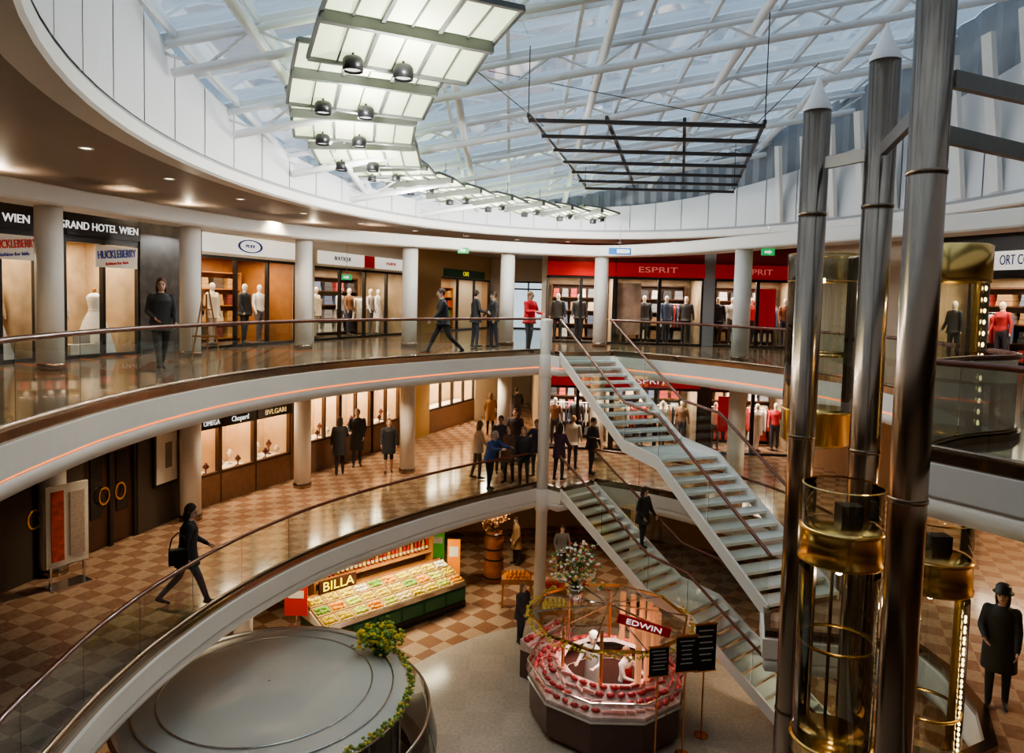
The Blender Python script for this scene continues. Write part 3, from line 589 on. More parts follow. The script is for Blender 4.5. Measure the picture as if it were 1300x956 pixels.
J1=bay(s2(250),s2(276),L1,CT,L1+2.95,dado=.75,nm=1,back=JB,W=35,fas=DWOOD,depth=1.0,fm=DWOOD)
J2=bay(s2(278),s2(321),L1,CT,L1+2.95,dado=.75,nm=1,back=JB,W=50,fas=DWOOD,depth=1.0,fm=DWOOD)
J3=bay(s2(323),s2(367),L1,CT,L1+2.95,dado=.75,nm=1,back=JB,W=50,fas=DWOOD,depth=1.0,fm=DWOOD)
wall(s2(367),s2(392),L1,CT,STONE)
J4=bay(s2(392),s2(430),L1,CT,L1+2.7,dado=.9,nm=2,back=JB,W=60,fas=DWOOD,depth=1.0,fm=DWOOD)
J5=bay(s2(432),s2(470),L1,CT,L1+2.7,dado=.9,nm=2,back=JB,W=60,fas=DWOOD,depth=1.0,fm=DWOOD)
J6=bay(s2(473),s2(506),L1,CT,L1+2.7,dado=.9,nm=2,back=JB,W=60,fas=DWOOD,depth=1.0,fm=DWOOD)
wall(s2(506),s2(544),L1,CT,OCHRE)
J7=bay(s2(544),s2(602),L1,CT,L1+2.6,dado=.9,nm=4,back=JB,W=130,fas=OCHRE,depth=1.0,fm=DARK)
wall(s2(602),s2(640),L1,CT,CREAM)
sign('dark awning board with gold capitals on the right jewellery window',J3,J3.L/2,L1+2.15,J3.L,.3,'BVLGARI',GOLDL,DARK,.2,width=J3.L*.6)
sign('dark awning board with pale script on the middle jewellery window',J2,J2.L/2,L1+2.15,J2.L,.3,'Chopard',LETW,DARK,.2,width=J2.L*.5)
sign('dark awning board on the narrow left jewellery window',J1,J1.L/2,L1+2.15,J1.L,.3,'OMEGA',LETW,DARK,.18,width=J1.L*.8)
JW=[cm((.85,.82,.75),.4),cm((.1,.03,.03),.4),cm((.65,.5,.2),.3)]
for B,nme in((J1,'narrow left'),(J2,'middle'),(J3,'right'),(J4,'first far'),(J5,'second far'),(J6,'third far')):
    n=max(2,int(B.L/.42)); dado=.75 if B in(J1,J2,J3) else .9
    for i in range(n):
        for row in range(2):
            s=B.L*(i+.5)/n; h=.2+.12*((i*3+row)%3)
            loc=B.P(s,.25+.3*row,L1+dado); lab='jewellery bust stand in the %s jewellery window of the middle gallery'%nme
            t=thing('jewellery_stand',lab,'jewellery stand',loc,B.rz,'jewellery stands in the %s window'%nme)
            MB().lathe([(.001,0),(.08,0),(.08,.02),(.02,.03),(.02,h*.6),(.07,h*.8),(.085,h),(.04,h+.06),(.03,h+.1),(.001,h+.1)],n=12).build('bust',JW[(i+row)%2],t,smooth=True)
            MB().lathe([(.075,h*.82),(.083,h*.84),(.075,h*.86)],n=12).build('necklace',BRASS,t)
# poster stand, framed poster
p=at(86,742,L1); t=thing('poster_stand','cream poster stand with red writing beside the dark double doors','poster stand',p,rad(60))
MB().box((0,0,1.15),(.75,.05,1.5)).build('board',PALE,t); MB().box((-.18,-.03,1.15),(.22,.02,1.3)).build('picture',M('red print',(.6,.1,.06),.6,var=.7,scale=9),t); MB().box((.17,-.03,1.15),(.26,.02,1.2)).build('text_block',M('print grey',(.55,.45,.36),.6,var=.5,scale=40),t)
for sx in(-.3,.3): MB().box((sx,0,.2),(.04,.04,.4)).build('leg',CHROME,t); 
MB().box((0,0,.015),(.7,.4,.03)).build('base',CHROME,t)
fp=s1(203); pv=V((fp[0],fp[1],0)); t=thing('framed_poster','framed white poster with a figure on the dark pillar','poster',pv+V((.13,-.05,L1+.95)),rad(76.9))
MB().box((0,0,.65),(.8,.05,1.3)).build('frame',DARK,t); MB().box((0,-.03,.65),(.68,.02,1.18)).build('sheet',PALE,t); MB().box((.05,-.045,.7),(.22,.01,.6)).build('picture',cm((.25,.2,.18)),t)
# ------------------------------------------------------------------ mannequins and shop contents
ORD=['first','second','third','fourth','fifth','sixth','seventh','eighth']
MK={}
W_=(.75,.65,.55)
defs=dict(suit=dict(top=(.03,.03,.04),bot=(.03,.03,.04),coat=(.84,(.035,.035,.045))),shirt=dict(top=(.75,.72,.66),bot=(.15,.13,.12)),blue=dict(top=(.12,.16,.26),bot=(.05,.05,.07),coat=(.88,(.14,.18,.28))),cream=dict(top=(.7,.6,.45),bot=(.55,.47,.36),coat=(.75,(.72,.62,.47)),fem=True),brown=dict(top=(.25,.12,.06),bot=(.06,.06,.09),fem=True),red=dict(top=(.5,.04,.05),bot=(.06,.06,.08),fem=True),white=dict(top=(.82,.8,.76),bot=(.8,.78,.74),coat=(.6,(.84,.82,.78)),fem=True))
words=dict(suit='dark suit',shirt='white shirt',blue='blue-grey jacket',cream='cream outfit',brown='brown top',red='red top',white='white dress')
def mannequin(kind,loc,face,label):
    rz=math.atan2(face[0],-face[1])
    if kind in MK: return dup(MK[kind],loc,rz,label,None)
    MK[kind]=person(label,loc,face,1.78,mann=True,skin=W_,hair=W_,shoe=(.1,.08,.07),legs=((5,4),(-4,5)),arms=((6,10,24,.1),(-4,12,16,.1)),**defs[kind]); return MK[kind]
def fill(B,kinds,where,d=.7,up=.0):
    n=len(kinds); c=0
    for i,kd in enumerate(kinds):
        if not kd: continue
        loc=B.P(B.L*(i+.5)/n,d+.3*(i%2),B.z0+up); mannequin(kd,loc,(-B.n.x+.3*((i%3)-1),-B.n.y),'%s mannequin from left, %s, in %s'%(ORD[c],where,words[kd])); c+=1
fill(A,['shirt',None,None,'cream'],'far left upper shop')
fill(B_,['cream',None,None],'upper shop beside marble pillar')
fill(C_,['suit','cream','suit','shirt'],'blue-oval upper shop')
fill(D_,['shirt','cream','shirt','brown','shirt','white'],'red-signed upper shop')
fill(reds[0],['suit','suit','brown'],'left window of upper red shop')
fill(reds[1],['cream','suit','blue','suit'],'middle window of upper red shop')
fill(reds[2],['suit','shirt','red','suit','brown'],'right window of upper red shop')
fill(reds[3],['brown','suit','red'],'left window of middle-floor red shop')
fill(reds[4],['cream','red','shirt','brown'],'middle window of middle-floor red shop')
fill(reds[5],['shirt','suit','white','red'],'right window of middle-floor red shop')
fill(RB,['suit','red','brown','shirt'],'far right upper shop')
fill(RB2,['cream','brown','suit'],'right middle-floor shop below landing')
def gown(label,loc,rz):
    t=thing('gown_stand',label,'dress',loc,rz)
    MB().lathe([(.001,.02),(.42,.02),(.45,.06),(.36,.4),(.24,.8),(.13,1.02),(.115,1.08),(.15,1.25),(.17,1.36),(.12,1.42),(.05,1.46),(.001,1.46)],n=26).build('gown',cm((.88,.86,.82)),t,smooth=True)
    MB().lathe([(.001,1.46),(.045,1.46),(.04,1.56),(.001,1.58)],n=14).build('neck_cap',SHELFW,t,smooth=True); MB().lathe([(.118,1.04),(.135,1.06),(.118,1.08)],n=20).build('sash',PALE,t)
    MB().lathe([(.001,0),(.25,0),(.25,.02),(.001,.02)],n=18).build('base',CHROME,t)
gown('full white gown on a stand in the far left upper window',A.P(sof(A,10),.62,L2),0); gown('full white gown on a stand below the colourful slanted poster',B_.P(B_.L*.62,.55,L2),0)
t=thing('display_box','low pale box with framed pictures in the window beside the white gown','display box',B_.P(B_.L*.3,.3,L2),B_.rz)
MB().box((0,0,.15),(.6,.3,.3)).build('box_body',PALE,t); MB().box((.0,-.1,.42),(.4,.03,.22)).build('picture',cm((.5,.45,.4)),t)
def shelf(label,B,s,d,w,h,rows,cols,cs,nm_,grp,mat=SHELFW):
    t=thing('shelf_unit',label,'shelf',B.P(s,d,B.z0),B.rz); m=MB()
    for sx in(-w/2,w/2): m.box((sx,0,h/2),(.04,.4,h))
    m.box((0,.19,h/2),(w,.02,h)); m.build('carcass',mat,t)
    for r in range(rows+1): MB().box((0,0,.1+(h-.14)*r/rows),(w,.38,.03)).build('shelf_board',mat,t)
    for r in range(rows):
        for c in range(cols):
            hh=(h-.14)/rows*.62; z=.117+(h-.14)*r/rows; o=MB()
            col=random.choice(cs); o.box((0,0,hh*.3),(w/cols*.7,.26,hh*.28)); o.box((0,.01,hh*.62),(w/cols*.66,.25,hh*.28)); o.box((0,0,hh*.13),(w/cols*.72,.27,hh*.22)); o.box((0,0,hh*.9),(w/cols*.62,.24,hh*.24))
            q=o.build(nm_,cm(col),org=(0,0,0)); q.location=B.P(s-w/2+w*(c+.5)/cols,d,B.z0+z); q.rotation_euler=(0,0,B.rz); tag(q,grp[0],grp[1],grp[2])
shelf('wooden shelving with folded clothes at the back of the blue-oval shop',C_,C_.L*.62,2.1,2.4,2.2,4,4,[(.5,.3,.12),(.1,.07,.05),(.6,.5,.35),(.2,.05,.04)],'folded_clothes',('stack of folded clothes on wooden shelves in the blue-oval shop','clothes stack','folded clothes in the blue-oval shop'))
shelf('pale shelving at the back of the far corridor shop',E_,E_.L*.5,1.6,3,2.1,4,5,[(.6,.3,.05),(.2,.4,.1),(.6,.1,.05),(.7,.6,.2)],'goods_stack',('stack of colourful goods on shelves in the far corridor shop','goods','goods in the far corridor shop'))
SC=[(.05,.05,.06),(.45,.06,.06),(.6,.52,.4),(.12,.15,.25),(.35,.2,.1),(.7,.68,.62),(.25,.25,.28)]
for B,wd in((reds[0],'left part of the upper red shop'),(reds[1],'middle part of the upper red shop'),(reds[2],'right part of the upper red shop'),(reds[3],'left part of the middle-floor red shop'),(reds[4],'middle part of the middle-floor red shop'),(reds[5],'right part of the middle-floor red shop'),(D_,'red-signed upper shop'),(RB,'far right upper shop')):
    dd={id(D_):1.95,id(RB):1.75}.get(id(B),2.42); w_=min(B.L*.86,4.5)
    shelf('dark shelving with folded clothes behind the racks, '+wd,B,B.L*.5,dd,w_,2.25,4,6,SC,'folded_clothes',('stack of folded clothes on dark shelving, '+wd,'clothes stack','folded clothes in the '+wd),DWOOD)
def rack(label,B,s,d,n,cs,grp,w=1.0):
    t=thing('clothes_rack',label,'clothes rack',B.P(s,d,B.z0),B.rz)
    MB().tube([(-w/2,0,1.5),(w/2,0,1.5)],.016).build('rail',CHROME,t,smooth=True)
    for sx in(-w/2,w/2): MB().tube([(sx,0,.02),(sx,0,1.5)],.016).build('leg',CHROME,t,smooth=True); MB().box((sx,0,.015),(.04,.5,.03)).build('foot',CHROME,t)
    for i in range(n):
        m=MB(); c=random.choice(cs); m.rings([[V((x*.022,y*q,z)) for x,y in((-1,-1),(1,-1),(1,1),(-1,1))] for q,z in((.17,.62),(.19,.75),(.2,1.2),(.22,1.36),(.09,1.43),(.03,1.45))]); m.tube([(0,0,1.44),(0,0,1.5)],.006,5)
        q=m.build('hanging_garment',cm(c),org=(0,0,0)); q.location=B.P(s-w/2+w*(i+.5)/n,d,B.z0); q.rotation_euler=(0,0,B.rz); tag(q,*grp)
GC=[(.05,.05,.06),(.5,.05,.05),(.6,.5,.35),(.12,.15,.25),(.35,.15,.08),(.7,.68,.62)]
for i,(B,wd) in enumerate(((reds[3],'left part of the middle floor red shop'),(reds[4],'middle part of the middle floor red shop'),(reds[5],'right part of the middle floor red shop'),(RB,'far right upper shop'),(reds[2],'right part of the upper red shop'),(reds[1],'middle part of the upper red shop'),(D_,'red-signed upper shop'))):
    for j,s in enumerate((.27,.75)): rack('%s chrome clothes rack in the %s'%(['left','right'][j],wd),B,B.L*s,1.7 if B not in(D_,RB) else 1.35,8,GC if B is not D_ else [(.8,.78,.72),(.7,.62,.5),(.3,.2,.12)],('garment on a rack in the '+wd,'garment','garments on racks in the '+wd))
# easel
p=at(262,457,L2); t=thing('wooden_easel','wooden A-frame easel standing beside the second upper column','easel',p,rad(20))
for sx in(-1,1): MB().bar((sx*.3,-.15,0),(sx*.05,0,1.6),.035,.035).build('leg',SHELFW,t)
MB().bar((0,.4,0),(0,0,1.5),.035,.035).build('back_leg',SHELFW,t); MB().bar((-.28,-.14,.55),(.28,-.14,.55),.05,.04).build('ledge',SHELFW,t); MB().bar((-.14,-.06,1.15),(.14,-.06,1.15),.04,.03).build('crossbar',SHELFW,t)
# ------------------------------------------------------------------ stairs
def stair(label,p,d,w,zt,zb,nr,tl,land):
    p=V((p[0],p[1],0));d=V((d[0],d[1],0)).normalized();r=V((-d.y,d.x,0)); rise=(zt-zb)/nr
    t=thing('staircase',label,'staircase',(p.x,p.y,zb)); P=lambda s,q,z:p+d*s+r*q+V((0,0,z))
    R=Matrix((r,d,V((0,0,1)))).transposed(); li=nr//2-1; s=0;z=zt; key=[(0,zt)]
    for i in range(nr-1):
        z-=rise; L=land if i==li else tl
        if i==li: key.append((s,z+rise*.6)); 
        MB().box(P(s+L/2,w/2,z-.03),(w-.1,L+(.05 if i!=li else .0),.06),R=R).build('landing' if i==li else 'tread',TREAD,t,world=True); s+=L
        if i==li: key.append((s,z))
    key.append((s,zb+rise*.3))
    for q in(.03,w-.03):
        m=MB(); vs=[]
        for a,zz in key:
            for dq in(-.025,.025): vs+=[P(a,q+dq,zz+.09),P(a,q+dq,zz-.2)]
        n=len(key); fs=[]
        for i in range(n-1):
            o=i*4; fs+=[(o,o+1,o+5,o+4),(o+2,o+6,o+7,o+3),(o,o+4,o+6,o+2),(o+1,o+3,o+7,o+5)]
        fs+=[(0,2,3,1),(n*4-4,n*4-3,n*4-1,n*4-2)]; m.add(vs,fs).build('stringer',STRG,t,world=True)
        MB().tube([P(a,q,zz+1.0) for a,zz in key],.036,10).build('handrail',RAIL,t,smooth=True,world=True)
        for (a,za),(b,zz) in zip(key,key[1:]):
            k=max(1,round((b-a)/1.5))
            for i in range(k):
                f0=i/k+.006;f1=(i+1)/k-.006; A_=(a+(b-a)*f0,za+(zz-za)*f0);B2=(a+(b-a)*f1,za+(zz-za)*f1)
                m=MB().quad(P(A_[0],q,A_[1]+.1),P(B2[0],q,B2[1]+.1),P(B2[0],q,B2[1]+.96),P(A_[0],q,A_[1]+.96)); m.quad(P(A_[0],q,A_[1]+.1),P(A_[0]+.016,q,A_[1]+.1),P(A_[0]+.016,q,A_[1]+.96),P(A_[0],q,A_[1]+.96),1); m.build('glass_panel',[GL,GLE],t,world=True,fix=False)
    return t
stair('white staircase with glass sides descending from the upper gallery to the lifts',(1.35,20.3),(.3885,-.9215),1.75,L2,L1,24,.325,1.42)
stair('lower glass-sided staircase descending from the middle gallery to the ground floor',(1.45,20.3),(.65,-.76),1.5,L1,0,25,.3,1.2)
# ------------------------------------------------------------------ lifts
MX=[(4.12,9.92),(4.55,9.0),(3.84,6.72)]
def mast(label,p,h,cone=True,r=.18):
    t=thing('steel_mast',label,'mast',(p[0],p[1],0)); MB().lathe([(.001,0),(r,0),(r,h),(.001,h)],n=28).build('shaft',STEEL,t,smooth=True)
    for z in(3.9,7.9,11): MB().lathe([(r+.002,z),(r+.009,z+.01),(r+.009,z+.04),(r+.002,z+.05)],n=28).build('joint_ring',STEEL,t,smooth=True)
    if cone: MB().lathe([(r+.004,h-.04),(r+.01,h),(r*.5,h+.2),(.015,h+.42),(.001,h+.43)],n=28).build('cone_cap',M('pale cone',(.8,.82,.84),.35,emit=.06),t,smooth=True)
    MB().box((0,r+.012,h/2),(.05,.05,h-.2)).build('guide_rail',DARK,t)
mast('slim steel mast with cone cap, leftmost of the three at the lifts',MX[0],ZC+2.72)
mast('middle steel mast with cone cap between the two others at the lifts',MX[1],ZC+3.1); mast('thickest looking steel mast nearest the viewer at the lifts',MX[2],ZC+4.6,True,.17)
def beam(label,a,b,z): tag(MB().bar((a[0],a[1],z),(b[0],b[1],z),.07,.16).build('tie_beam',M('tie grey',(.22,.21,.2),.4,.5)),label,'beam')
def inset(a,b,k=.2):
    a=V(a);b=V(b);d=(b-a).normalized(); return a+d*k,b-d*k
beam('dark tie beam linking the left and middle masts',*inset(MX[0],MX[1]),ZC+1.95); beam('dark tie beam linking the middle and nearest masts',*inset(MX[1],MX[2]),ZC+1.95)
beam('long tie beam from the nearest mast to the right wall, upper',(4.05,6.75),(13.5,11.0),ZC+2.15); beam('long tie beam from the nearest mast to the right wall, lower',(4.05,6.8),(13.5,12.0),ZC+1.65)
def lift(label,x,y,zf,kind,bulbs=False,h=2.35,r=.5,hr=.86):
    t=thing('lift_car',label,'lift',(x,y,zf-.55)); b=.55
    MB().lathe([(.001,0),(r*.55,0),(r*.9,.06),(r,.1),(r,b-.02),(r+.02,b),(r+.02,b+.03),(.001,b+.03)] if kind!='drum' else [(.001,b-.22),(r*.9,b-.2),(r,b-.17),(r,b-.02),(r+.02,b),(r+.02,b+.03),(.001,b+.03)],n=40).build('floor_drum',BRASS,t,smooth=True)
    MB().lathe([(r-.01,b+.03),(r-.01,b+h)],n=40).build('glass_wall',LG,t,smooth=True,fix=False)
    MB().lathe([(r-.05,b+hr),(r-.03,b+hr-.02),(r-.015,b+hr),(r-.03,b+hr+.025),(r-.05,b+hr)],n=40).build('handrail',BRASS,t,smooth=True)
    if kind=='drum': MB().lathe([(.001,b+h+.1),(r+.02,b+h+.1),(r+.02,b+h+.13),(r,b+h+.15),(r,b+h+.46),(r+.02,b+h+.49),(r*.9,b+h+.52),(.001,b+h+.52)],n=40).build('roof_drum',BRASS,t,smooth=True); MB().lathe([(r-.01,b+h+.52),(r-.01,b+h+.98)],n=40).build('glass_collar',LG,t,smooth=True,fix=False); MB().lathe([(r-.015,b+h+.98),(r+.006,b+h+.99),(r-.015,b+h+1.0)],n=40).build('collar_rim',BRASS,t); MB().box((.15,.15,b+h+.62),(.26,.2,.2)).build('motor_box',DARK,t)
    elif kind=='gold': MB().lathe([(r-.04,b+h-.45),(r+.005,b+h-.45),(r+.01,b+h-.4),(r+.01,b+h),(r-.03,b+h+.02),(.001,b+h+.02)],n=40).build('roof_rim',BRASS,t,smooth=True)
    else:
        MB().lathe([(r-.0,b+h-.38),(r-.0,b+h+.0)],n=40).build('glass_collar',LG,t,smooth=True,fix=False)
        for z in(b+h-.4,b+h): MB().lathe([(r-.015,z-.01),(r+.008,z),(r-.015,z+.01)],n=40).build('collar_rim',BRASS,t,smooth=True)
    for a in(75,105): MB().box((r*.93*cos(rad(a)),r*.93*sin(rad(a)),b+h/2),(.03,.03,h)).build('door_jamb',STEEL,t)
    point((x,y,zf+h-.35),7,(1,.85,.6),.04)
    if bulbs:
        MB().lathe([(r-.09,b+.03),(r-.09,b+h)],n=16,a0=rad(-50),a1=rad(10)).build('gold_panel',BRASS,t,smooth=True,fix=False)
        for cx in (-44,-24,-4):
            for i in range(15): MB().ball(((r-.05)*cos(rad(cx)),(r-.05)*sin(rad(cx)),b+.15+i*.14),.02,8,(.8,.8,1.4)).build('bulb',BULB,t)
    return t
lift('glass lift car with brass drum base stopped at the upper floor beside the left mast',4.66,10.72,L2-.02,'glass',r=.5)
lift('glass lift car with brass roof drum low between the masts',3.93,8.2,4.6,'drum',r=.45,h=2.08,hr=1.2)
lift('brass-topped lift car with a string of bulbs at the upper right',5.52,9.02,L2,'gold',True,r=.45)
lift('brass-drummed lift car with bulbs at the lower right below the landing',5.48,8.95,3.75,'drum',True,r=.45)
# ------------------------------------------------------------------ hanging lights
def lampunit(label,loc,rz,X=2.3,Y=1.9,cs=1,sl=.22):
    t=thing('hanging_light_panel',label,'light panel',loc,rz,None); f=MB(); zz=lambda y:.12-sl*y-.08*abs(y)
    for y in(-Y/2,0,Y/2): f.bar((-X/2,y,zz(y)),(X/2,y,zz(y)),.07,.07)
    for i in range(7):
        x=-X/2+X*i/6; w=.05 if i%2==0 else .025
        for s in(-1,1): f.bar((x,0,zz(0)),(x,s*Y/2,zz(s*Y/2)),w,w)
    f.bar((-X/2,0,zz(0)-.08),(X/2,0,zz(0)-.08),.1,.1); f.build('frame',M('lamp frame',(.22,.23,.22),.4),t)
    for i in range(3):
        a=-X/2+X*i/3+.03;b=-X/2+X*(i+1)/3-.03
        for s in(-1,1): MB().quad((a,s*.05,zz(s*.04)+.015),(b,s*.05,zz(s*.04)+.015),(b,s*(Y/2-.04),zz(s*Y/2)+.015),(a,s*(Y/2-.04),zz(s*Y/2)+.015)).build('light_pane',LPAN,t,fix=False)
    for x in(-.5*X/2.3-.1,.2*X/2.3-.1):
        c=(x,Y*.36,zz(Y*.36)); k=cs
        s=MB().lathe([(.001,-.06*k),(.11*k,-.06*k),(.14*k,-.1*k),(.14*k,-.25*k),(.125*k,-.25*k),(.11*k,-.2*k),(.001,-.2*k)],c,n=20).build('spotlight',BLACK,t,smooth=True); MB().lathe([(.001,-.22*k),(.11*k,-.22*k),(.11*k,-.215*k)],c,n=16).build('lens',M('lens',(.9,.9,.85),.3,emit=1.2),s)
        MB().tube([(c[0],c[1],c[2]),(c[0],c[1],c[2]-.08*k)],.02,6).build('stem',BLACK,s)
    for x in(-.4*X,.4*X): MB().tube([(x,0,.14),(x,0,.5)],.008,5).build('wire',BLACK,t)
    return t
UP=[(-1.4,9.4,3.35),(-2.4,11.5,3.32),(-3.05,13.5,3.26),(-3.3,15.4,3.12),(-3.1,17.1,2.97),(-2.5,18.45,2.87),(-1.7,19.55,2.78),(-.75,20.45,2.72),(.25,21.15,2.68),(1.25,21.7,2.64),(2.25,22.0,2.62)]
base=None;base2=None
for i,(x,y,z) in enumerate(UP):
    a=UP[max(i-1,0)];b=UP[min(i+1,len(UP)-1)]; tx,ty=b[0]-a[0],b[1]-a[1]; rz=math.atan2(-tx,ty)
    lab=(['nearest and largest','second nearest','third nearest','fourth nearest','fifth nearest','sixth','seventh','eighth','ninth','tenth','farthest and smallest'][i])+' lit glass panel unit in the curved chain of hanging lights'
    if i<4:
        if base is None: base=lampunit(lab,(x,y,ZC+z),rz)
        else: dup(base,(x,y,ZC+z),rz,lab)
    else:
        if base2 is None: base2=lampunit(lab,(x,y,ZC+z),rz,2.1,1.1,.75,.15)
        else: dup(base2,(x,y,ZC+z),rz,lab)
    point((x,y,ZC+z-.45),72,(1,.99,.95),.05)
# hanging lattice
LATM=M('lattice brown',(.06,.048,.042),.45)
t=thing('hanging_lattice','dark brown metal lattice grid suspended flat under the glass roof','lattice',(3.2,17,ZC+3.25)); ZL=ZC+3.25
LP=lambda u,v:V((.2+4.3*u+1.8*v,13.1+7.6*v,ZL))
for v in(0,.16,.33,.5,.67,.84,1): MB().bar(LP(0,v),LP(1,v),.075,.07).build('cross_bar',LATM,t,world=True)
for u in(0,.33,.66,1): MB().bar(LP(u,0)+V((0,0,.09)),LP(u,1)+V((0,0,.09)),.06,.07).build('long_bar',LATM,t,world=True)
for u,v in((0,0),(1,0),(0,1),(1,1)):
    q=LP(u,v); MB().tube([q,V((q.x,q.y,zr(q.x,q.y)-.05))],.01,5).build('wire',BLACK,t,world=True)
for i,(a,b) in enumerate((((520,20,10),(690,160,13)),((620,90,14),(960,157,13.2)),((960,157,13.2),(1040,80,12)))):
    tag(MB().tube([atd(*a),atd(*b)],.008,5).build('steel_cable',BLACK),['thin cable from the nearest light panel to the lattice','thin cable crossing above the lattice','thin cable from the lattice toward the mast caps'][i],'cable')
# ------------------------------------------------------------------ downlights and small signs
dl=None
def downlight(loc,label,grp):
    global dl
    if dl is None:
        t=thing('downlight',label,'downlight',loc,0,grp); MB().lathe([(.07,0),(.1,-.015),(.11,0)],n=16).build('trim_ring',WMET,t); MB().lathe([(.001,-.004),(.07,-.004)],n=14).build('lamp_face',DLT,t,fix=False); dl=t
    else: dup(dl,loc,0,label,grp)
for i in range(-6,35,2):
    a=rad(i*6.0+20); e=el(a,1.13)
    if 3<e.y<26 and -11<e.x<13: downlight((e.x,e.y,SZ-.004),'small recessed downlight in the upper soffit','upper soffit downlights')
for off in(-.9,-2.2):
    pts=resamp(LR[20:],1.9)
    for i,p in enumerate(pts):
        n=nrm(pts,i); downlight((p.x+n.x*off,p.y+n.y*off,L2-.634),'small recessed downlight over the middle left gallery','middle gallery downlights'); downlight((p.x+n.x*off,p.y+n.y*off,L1-.634),'small recessed downlight over the ground floor left side','ground floor downlights')
for i,(px,py,Y) in enumerate(((440,352,24),(588,318,22.5),(975,320,19))):
    p=atd(px,py,Y); t=thing('exit_sign',['green exit sign near the red-signed shop','green exit sign over the corridor mouth','green exit sign near the lifts'][i],'exit sign',p)
    MB().box((0,0,0),(.34,.05,.18)).build('sign_box',M('exit green',(.02,.4,.12),.4,emit=.6),t); MB().add([(-.1,-.03,-.03),(.02,-.03,-.03),(.02,-.03,-.06),(.1,-.03,0),(.02,-.03,.06),(.02,-.03,.03),(-.1,-.03,.03)],[tuple(range(7))]).build('arrow',LETW,t,fix=False); MB().tube([(0,0,.09),(0,0,SZ-p.z)],.01,5).build('hanger',CHROME,t)
p=atd(787,319,22.5); t=thing('direction_sign','small blue and white direction sign hung before the red shop','sign',p); MB().box((0,0,0),(.7,.05,.2)).build('panel',M('sign blue',(.05,.2,.55),.4,emit=.3),t); MB().box((.1,-.03,0),(.4,.01,.12)).build('text_block',LETW,t); MB().tube([(0,0,.1),(0,0,SZ-p.z+.3)],.01,5).build('hanger',CHROME,t)
# ------------------------------------------------------------------ ground floor
wall((-11,12),(-8,27.5),0,L1-.64,WARM); wall((-8,27.5),(3,30.5),0,L1-.64,WARM,'wall_back'); wall((3,30.5),(13,25),0,L1-.64,WARM,'wall_back'); wall((13,25),(14,8),0,L1-.64,WARM,'wall_right')
SA=V((-5.3,19.0,0));SB=V((-1.75,22.4,0)); SU=(SB-SA).normalized(); SRZ=math.atan2(SU.y,SU.x); SM=(SA+SB)/2; SL=(SB-SA).length; SR=Matrix.Rotation(SRZ,3,'Z'); sp=lambda x,y,z:SM+SR@V((x,y,z))
t=thing('produce_stall','long dark green produce stall with lit sloping display','stall',SM,SRZ)
MB().box((0,0,.35),(SL,1.35,.7)).build('base',GREEN,t); MB().box((0,-.69,.12),(SL,.04,.2)).build('kick_board',DARK,t)
for i in range(6): MB().box((-SL/2+SL*(i+.5)/6,-.69,.45),(SL/6-.1,.03,.35)).build('front_panel',M('green panel',(.03,.16,.07),.4),t)
m=MB(); m.add([(x,y,z) for x in(-SL/2,SL/2) for y,z in((-.7,.72),(.6,1.12),(.6,.7),(-.7,.7))],[(0,1,5,4),(1,2,6,5),(0,3,2,1),(4,5,6,7),(0,4,7,3)]); m.build('display_bed',PALE,t)
MB().box((0,-.71,.78),(SL,.03,.14)).build('front_lip',CHROME,t); MB().box((0,.64,1.0),(SL,.04,.4)).build('back_board',SHELFW,t)
a=area(sp(0,-.1,2.3),SL*.9,.5,110,(1,.9,.6)); a.rotation_euler=(0,0,SRZ)
kinds=[((.75,.6,.08),(1,1,1)),((.6,.7,.15),(1,1,.95)),((.85,.75,.4),(1,1,.9)),((.2,.4,.06),(1,1,.8)),((.75,.1,.04),(1,1,.92)),((.85,.35,.03),(1,1,1)),((.85,.8,.65),(1.2,.8,.7)),((.85,.7,.1),(.8,.8,1.1))]
words2=['yellow fruit','pale green apple','cream potato','leafy green vegetable','red tomato','orange','white mushroom','golden pear']
FM=[]
for c,sc in kinds:
    m=MB(); m.ball((0,0,.045),.045,10,sc); m.tube([(0,0,.085),(.005,0,.105)],.005,5); o=m.build('fruit',cm(c,.4),org=(0,0,0),smooth=True); FM.append(o.data); bpy.data.objects.remove(o)
cr=MB()
for sx in(-1,1): cr.box((sx*.215,0,.05),(.02,.36,.1)); cr.box((0,sx*.17,.05),(.43,.02,.1))
cr.box((0,0,.008),(.43,.34,.016)); co=cr.build('crate',M('crate wood',(.6,.4,.18),.5,var=.2),org=(0,0,0)); CRM=co.data; bpy.data.objects.remove(co)
tilt=math.atan2(.4,1.3)
KO=[0,1,2,0,6,7,1,3,0,2,5,7,6,1,0,4,2,7,0,6]
for i in range(10):
    for j in range(3):
        x=-SL/2+SL*(i+.5)/10; y=-.45+.4*j; z=.72+.4*(y+.7)/1.3+.015; k=KO[(i*3+j*7+(i//3))%20]
        Rl=Matrix.Rotation(SRZ,4,'Z')@Matrix.Rotation(tilt,4,'X')
        c=bpy.data.objects.new('produce_crate',CRM); COL.objects.link(c); c.matrix_world=Matrix.Translation(sp(x,y,z))@Rl; tag(c,'wooden crate of produce on the sloping display of the green stall','crate','crates on the produce stall')
        for a_ in range(4):
            for b_ in range(2):
                f=bpy.data.objects.new('produce_item',FM[k]); COL.objects.link(f); f.matrix_world=Matrix.Translation(sp(x,y,z))@Rl@Matrix.Translation((-.15+.1*a_+random.uniform(-.01,.01),-.075+.15*b_+random.uniform(-.02,.02),.03+random.uniform(0,.03)))@Matrix.Rotation(random.uniform(0,6),4,'Z')@Matrix.Scale(random.uniform(1.2,1.5),4)
                tag(f,words2[k]+' in a crate on the sloping green stall','produce',words2[k]+' on the produce stall')
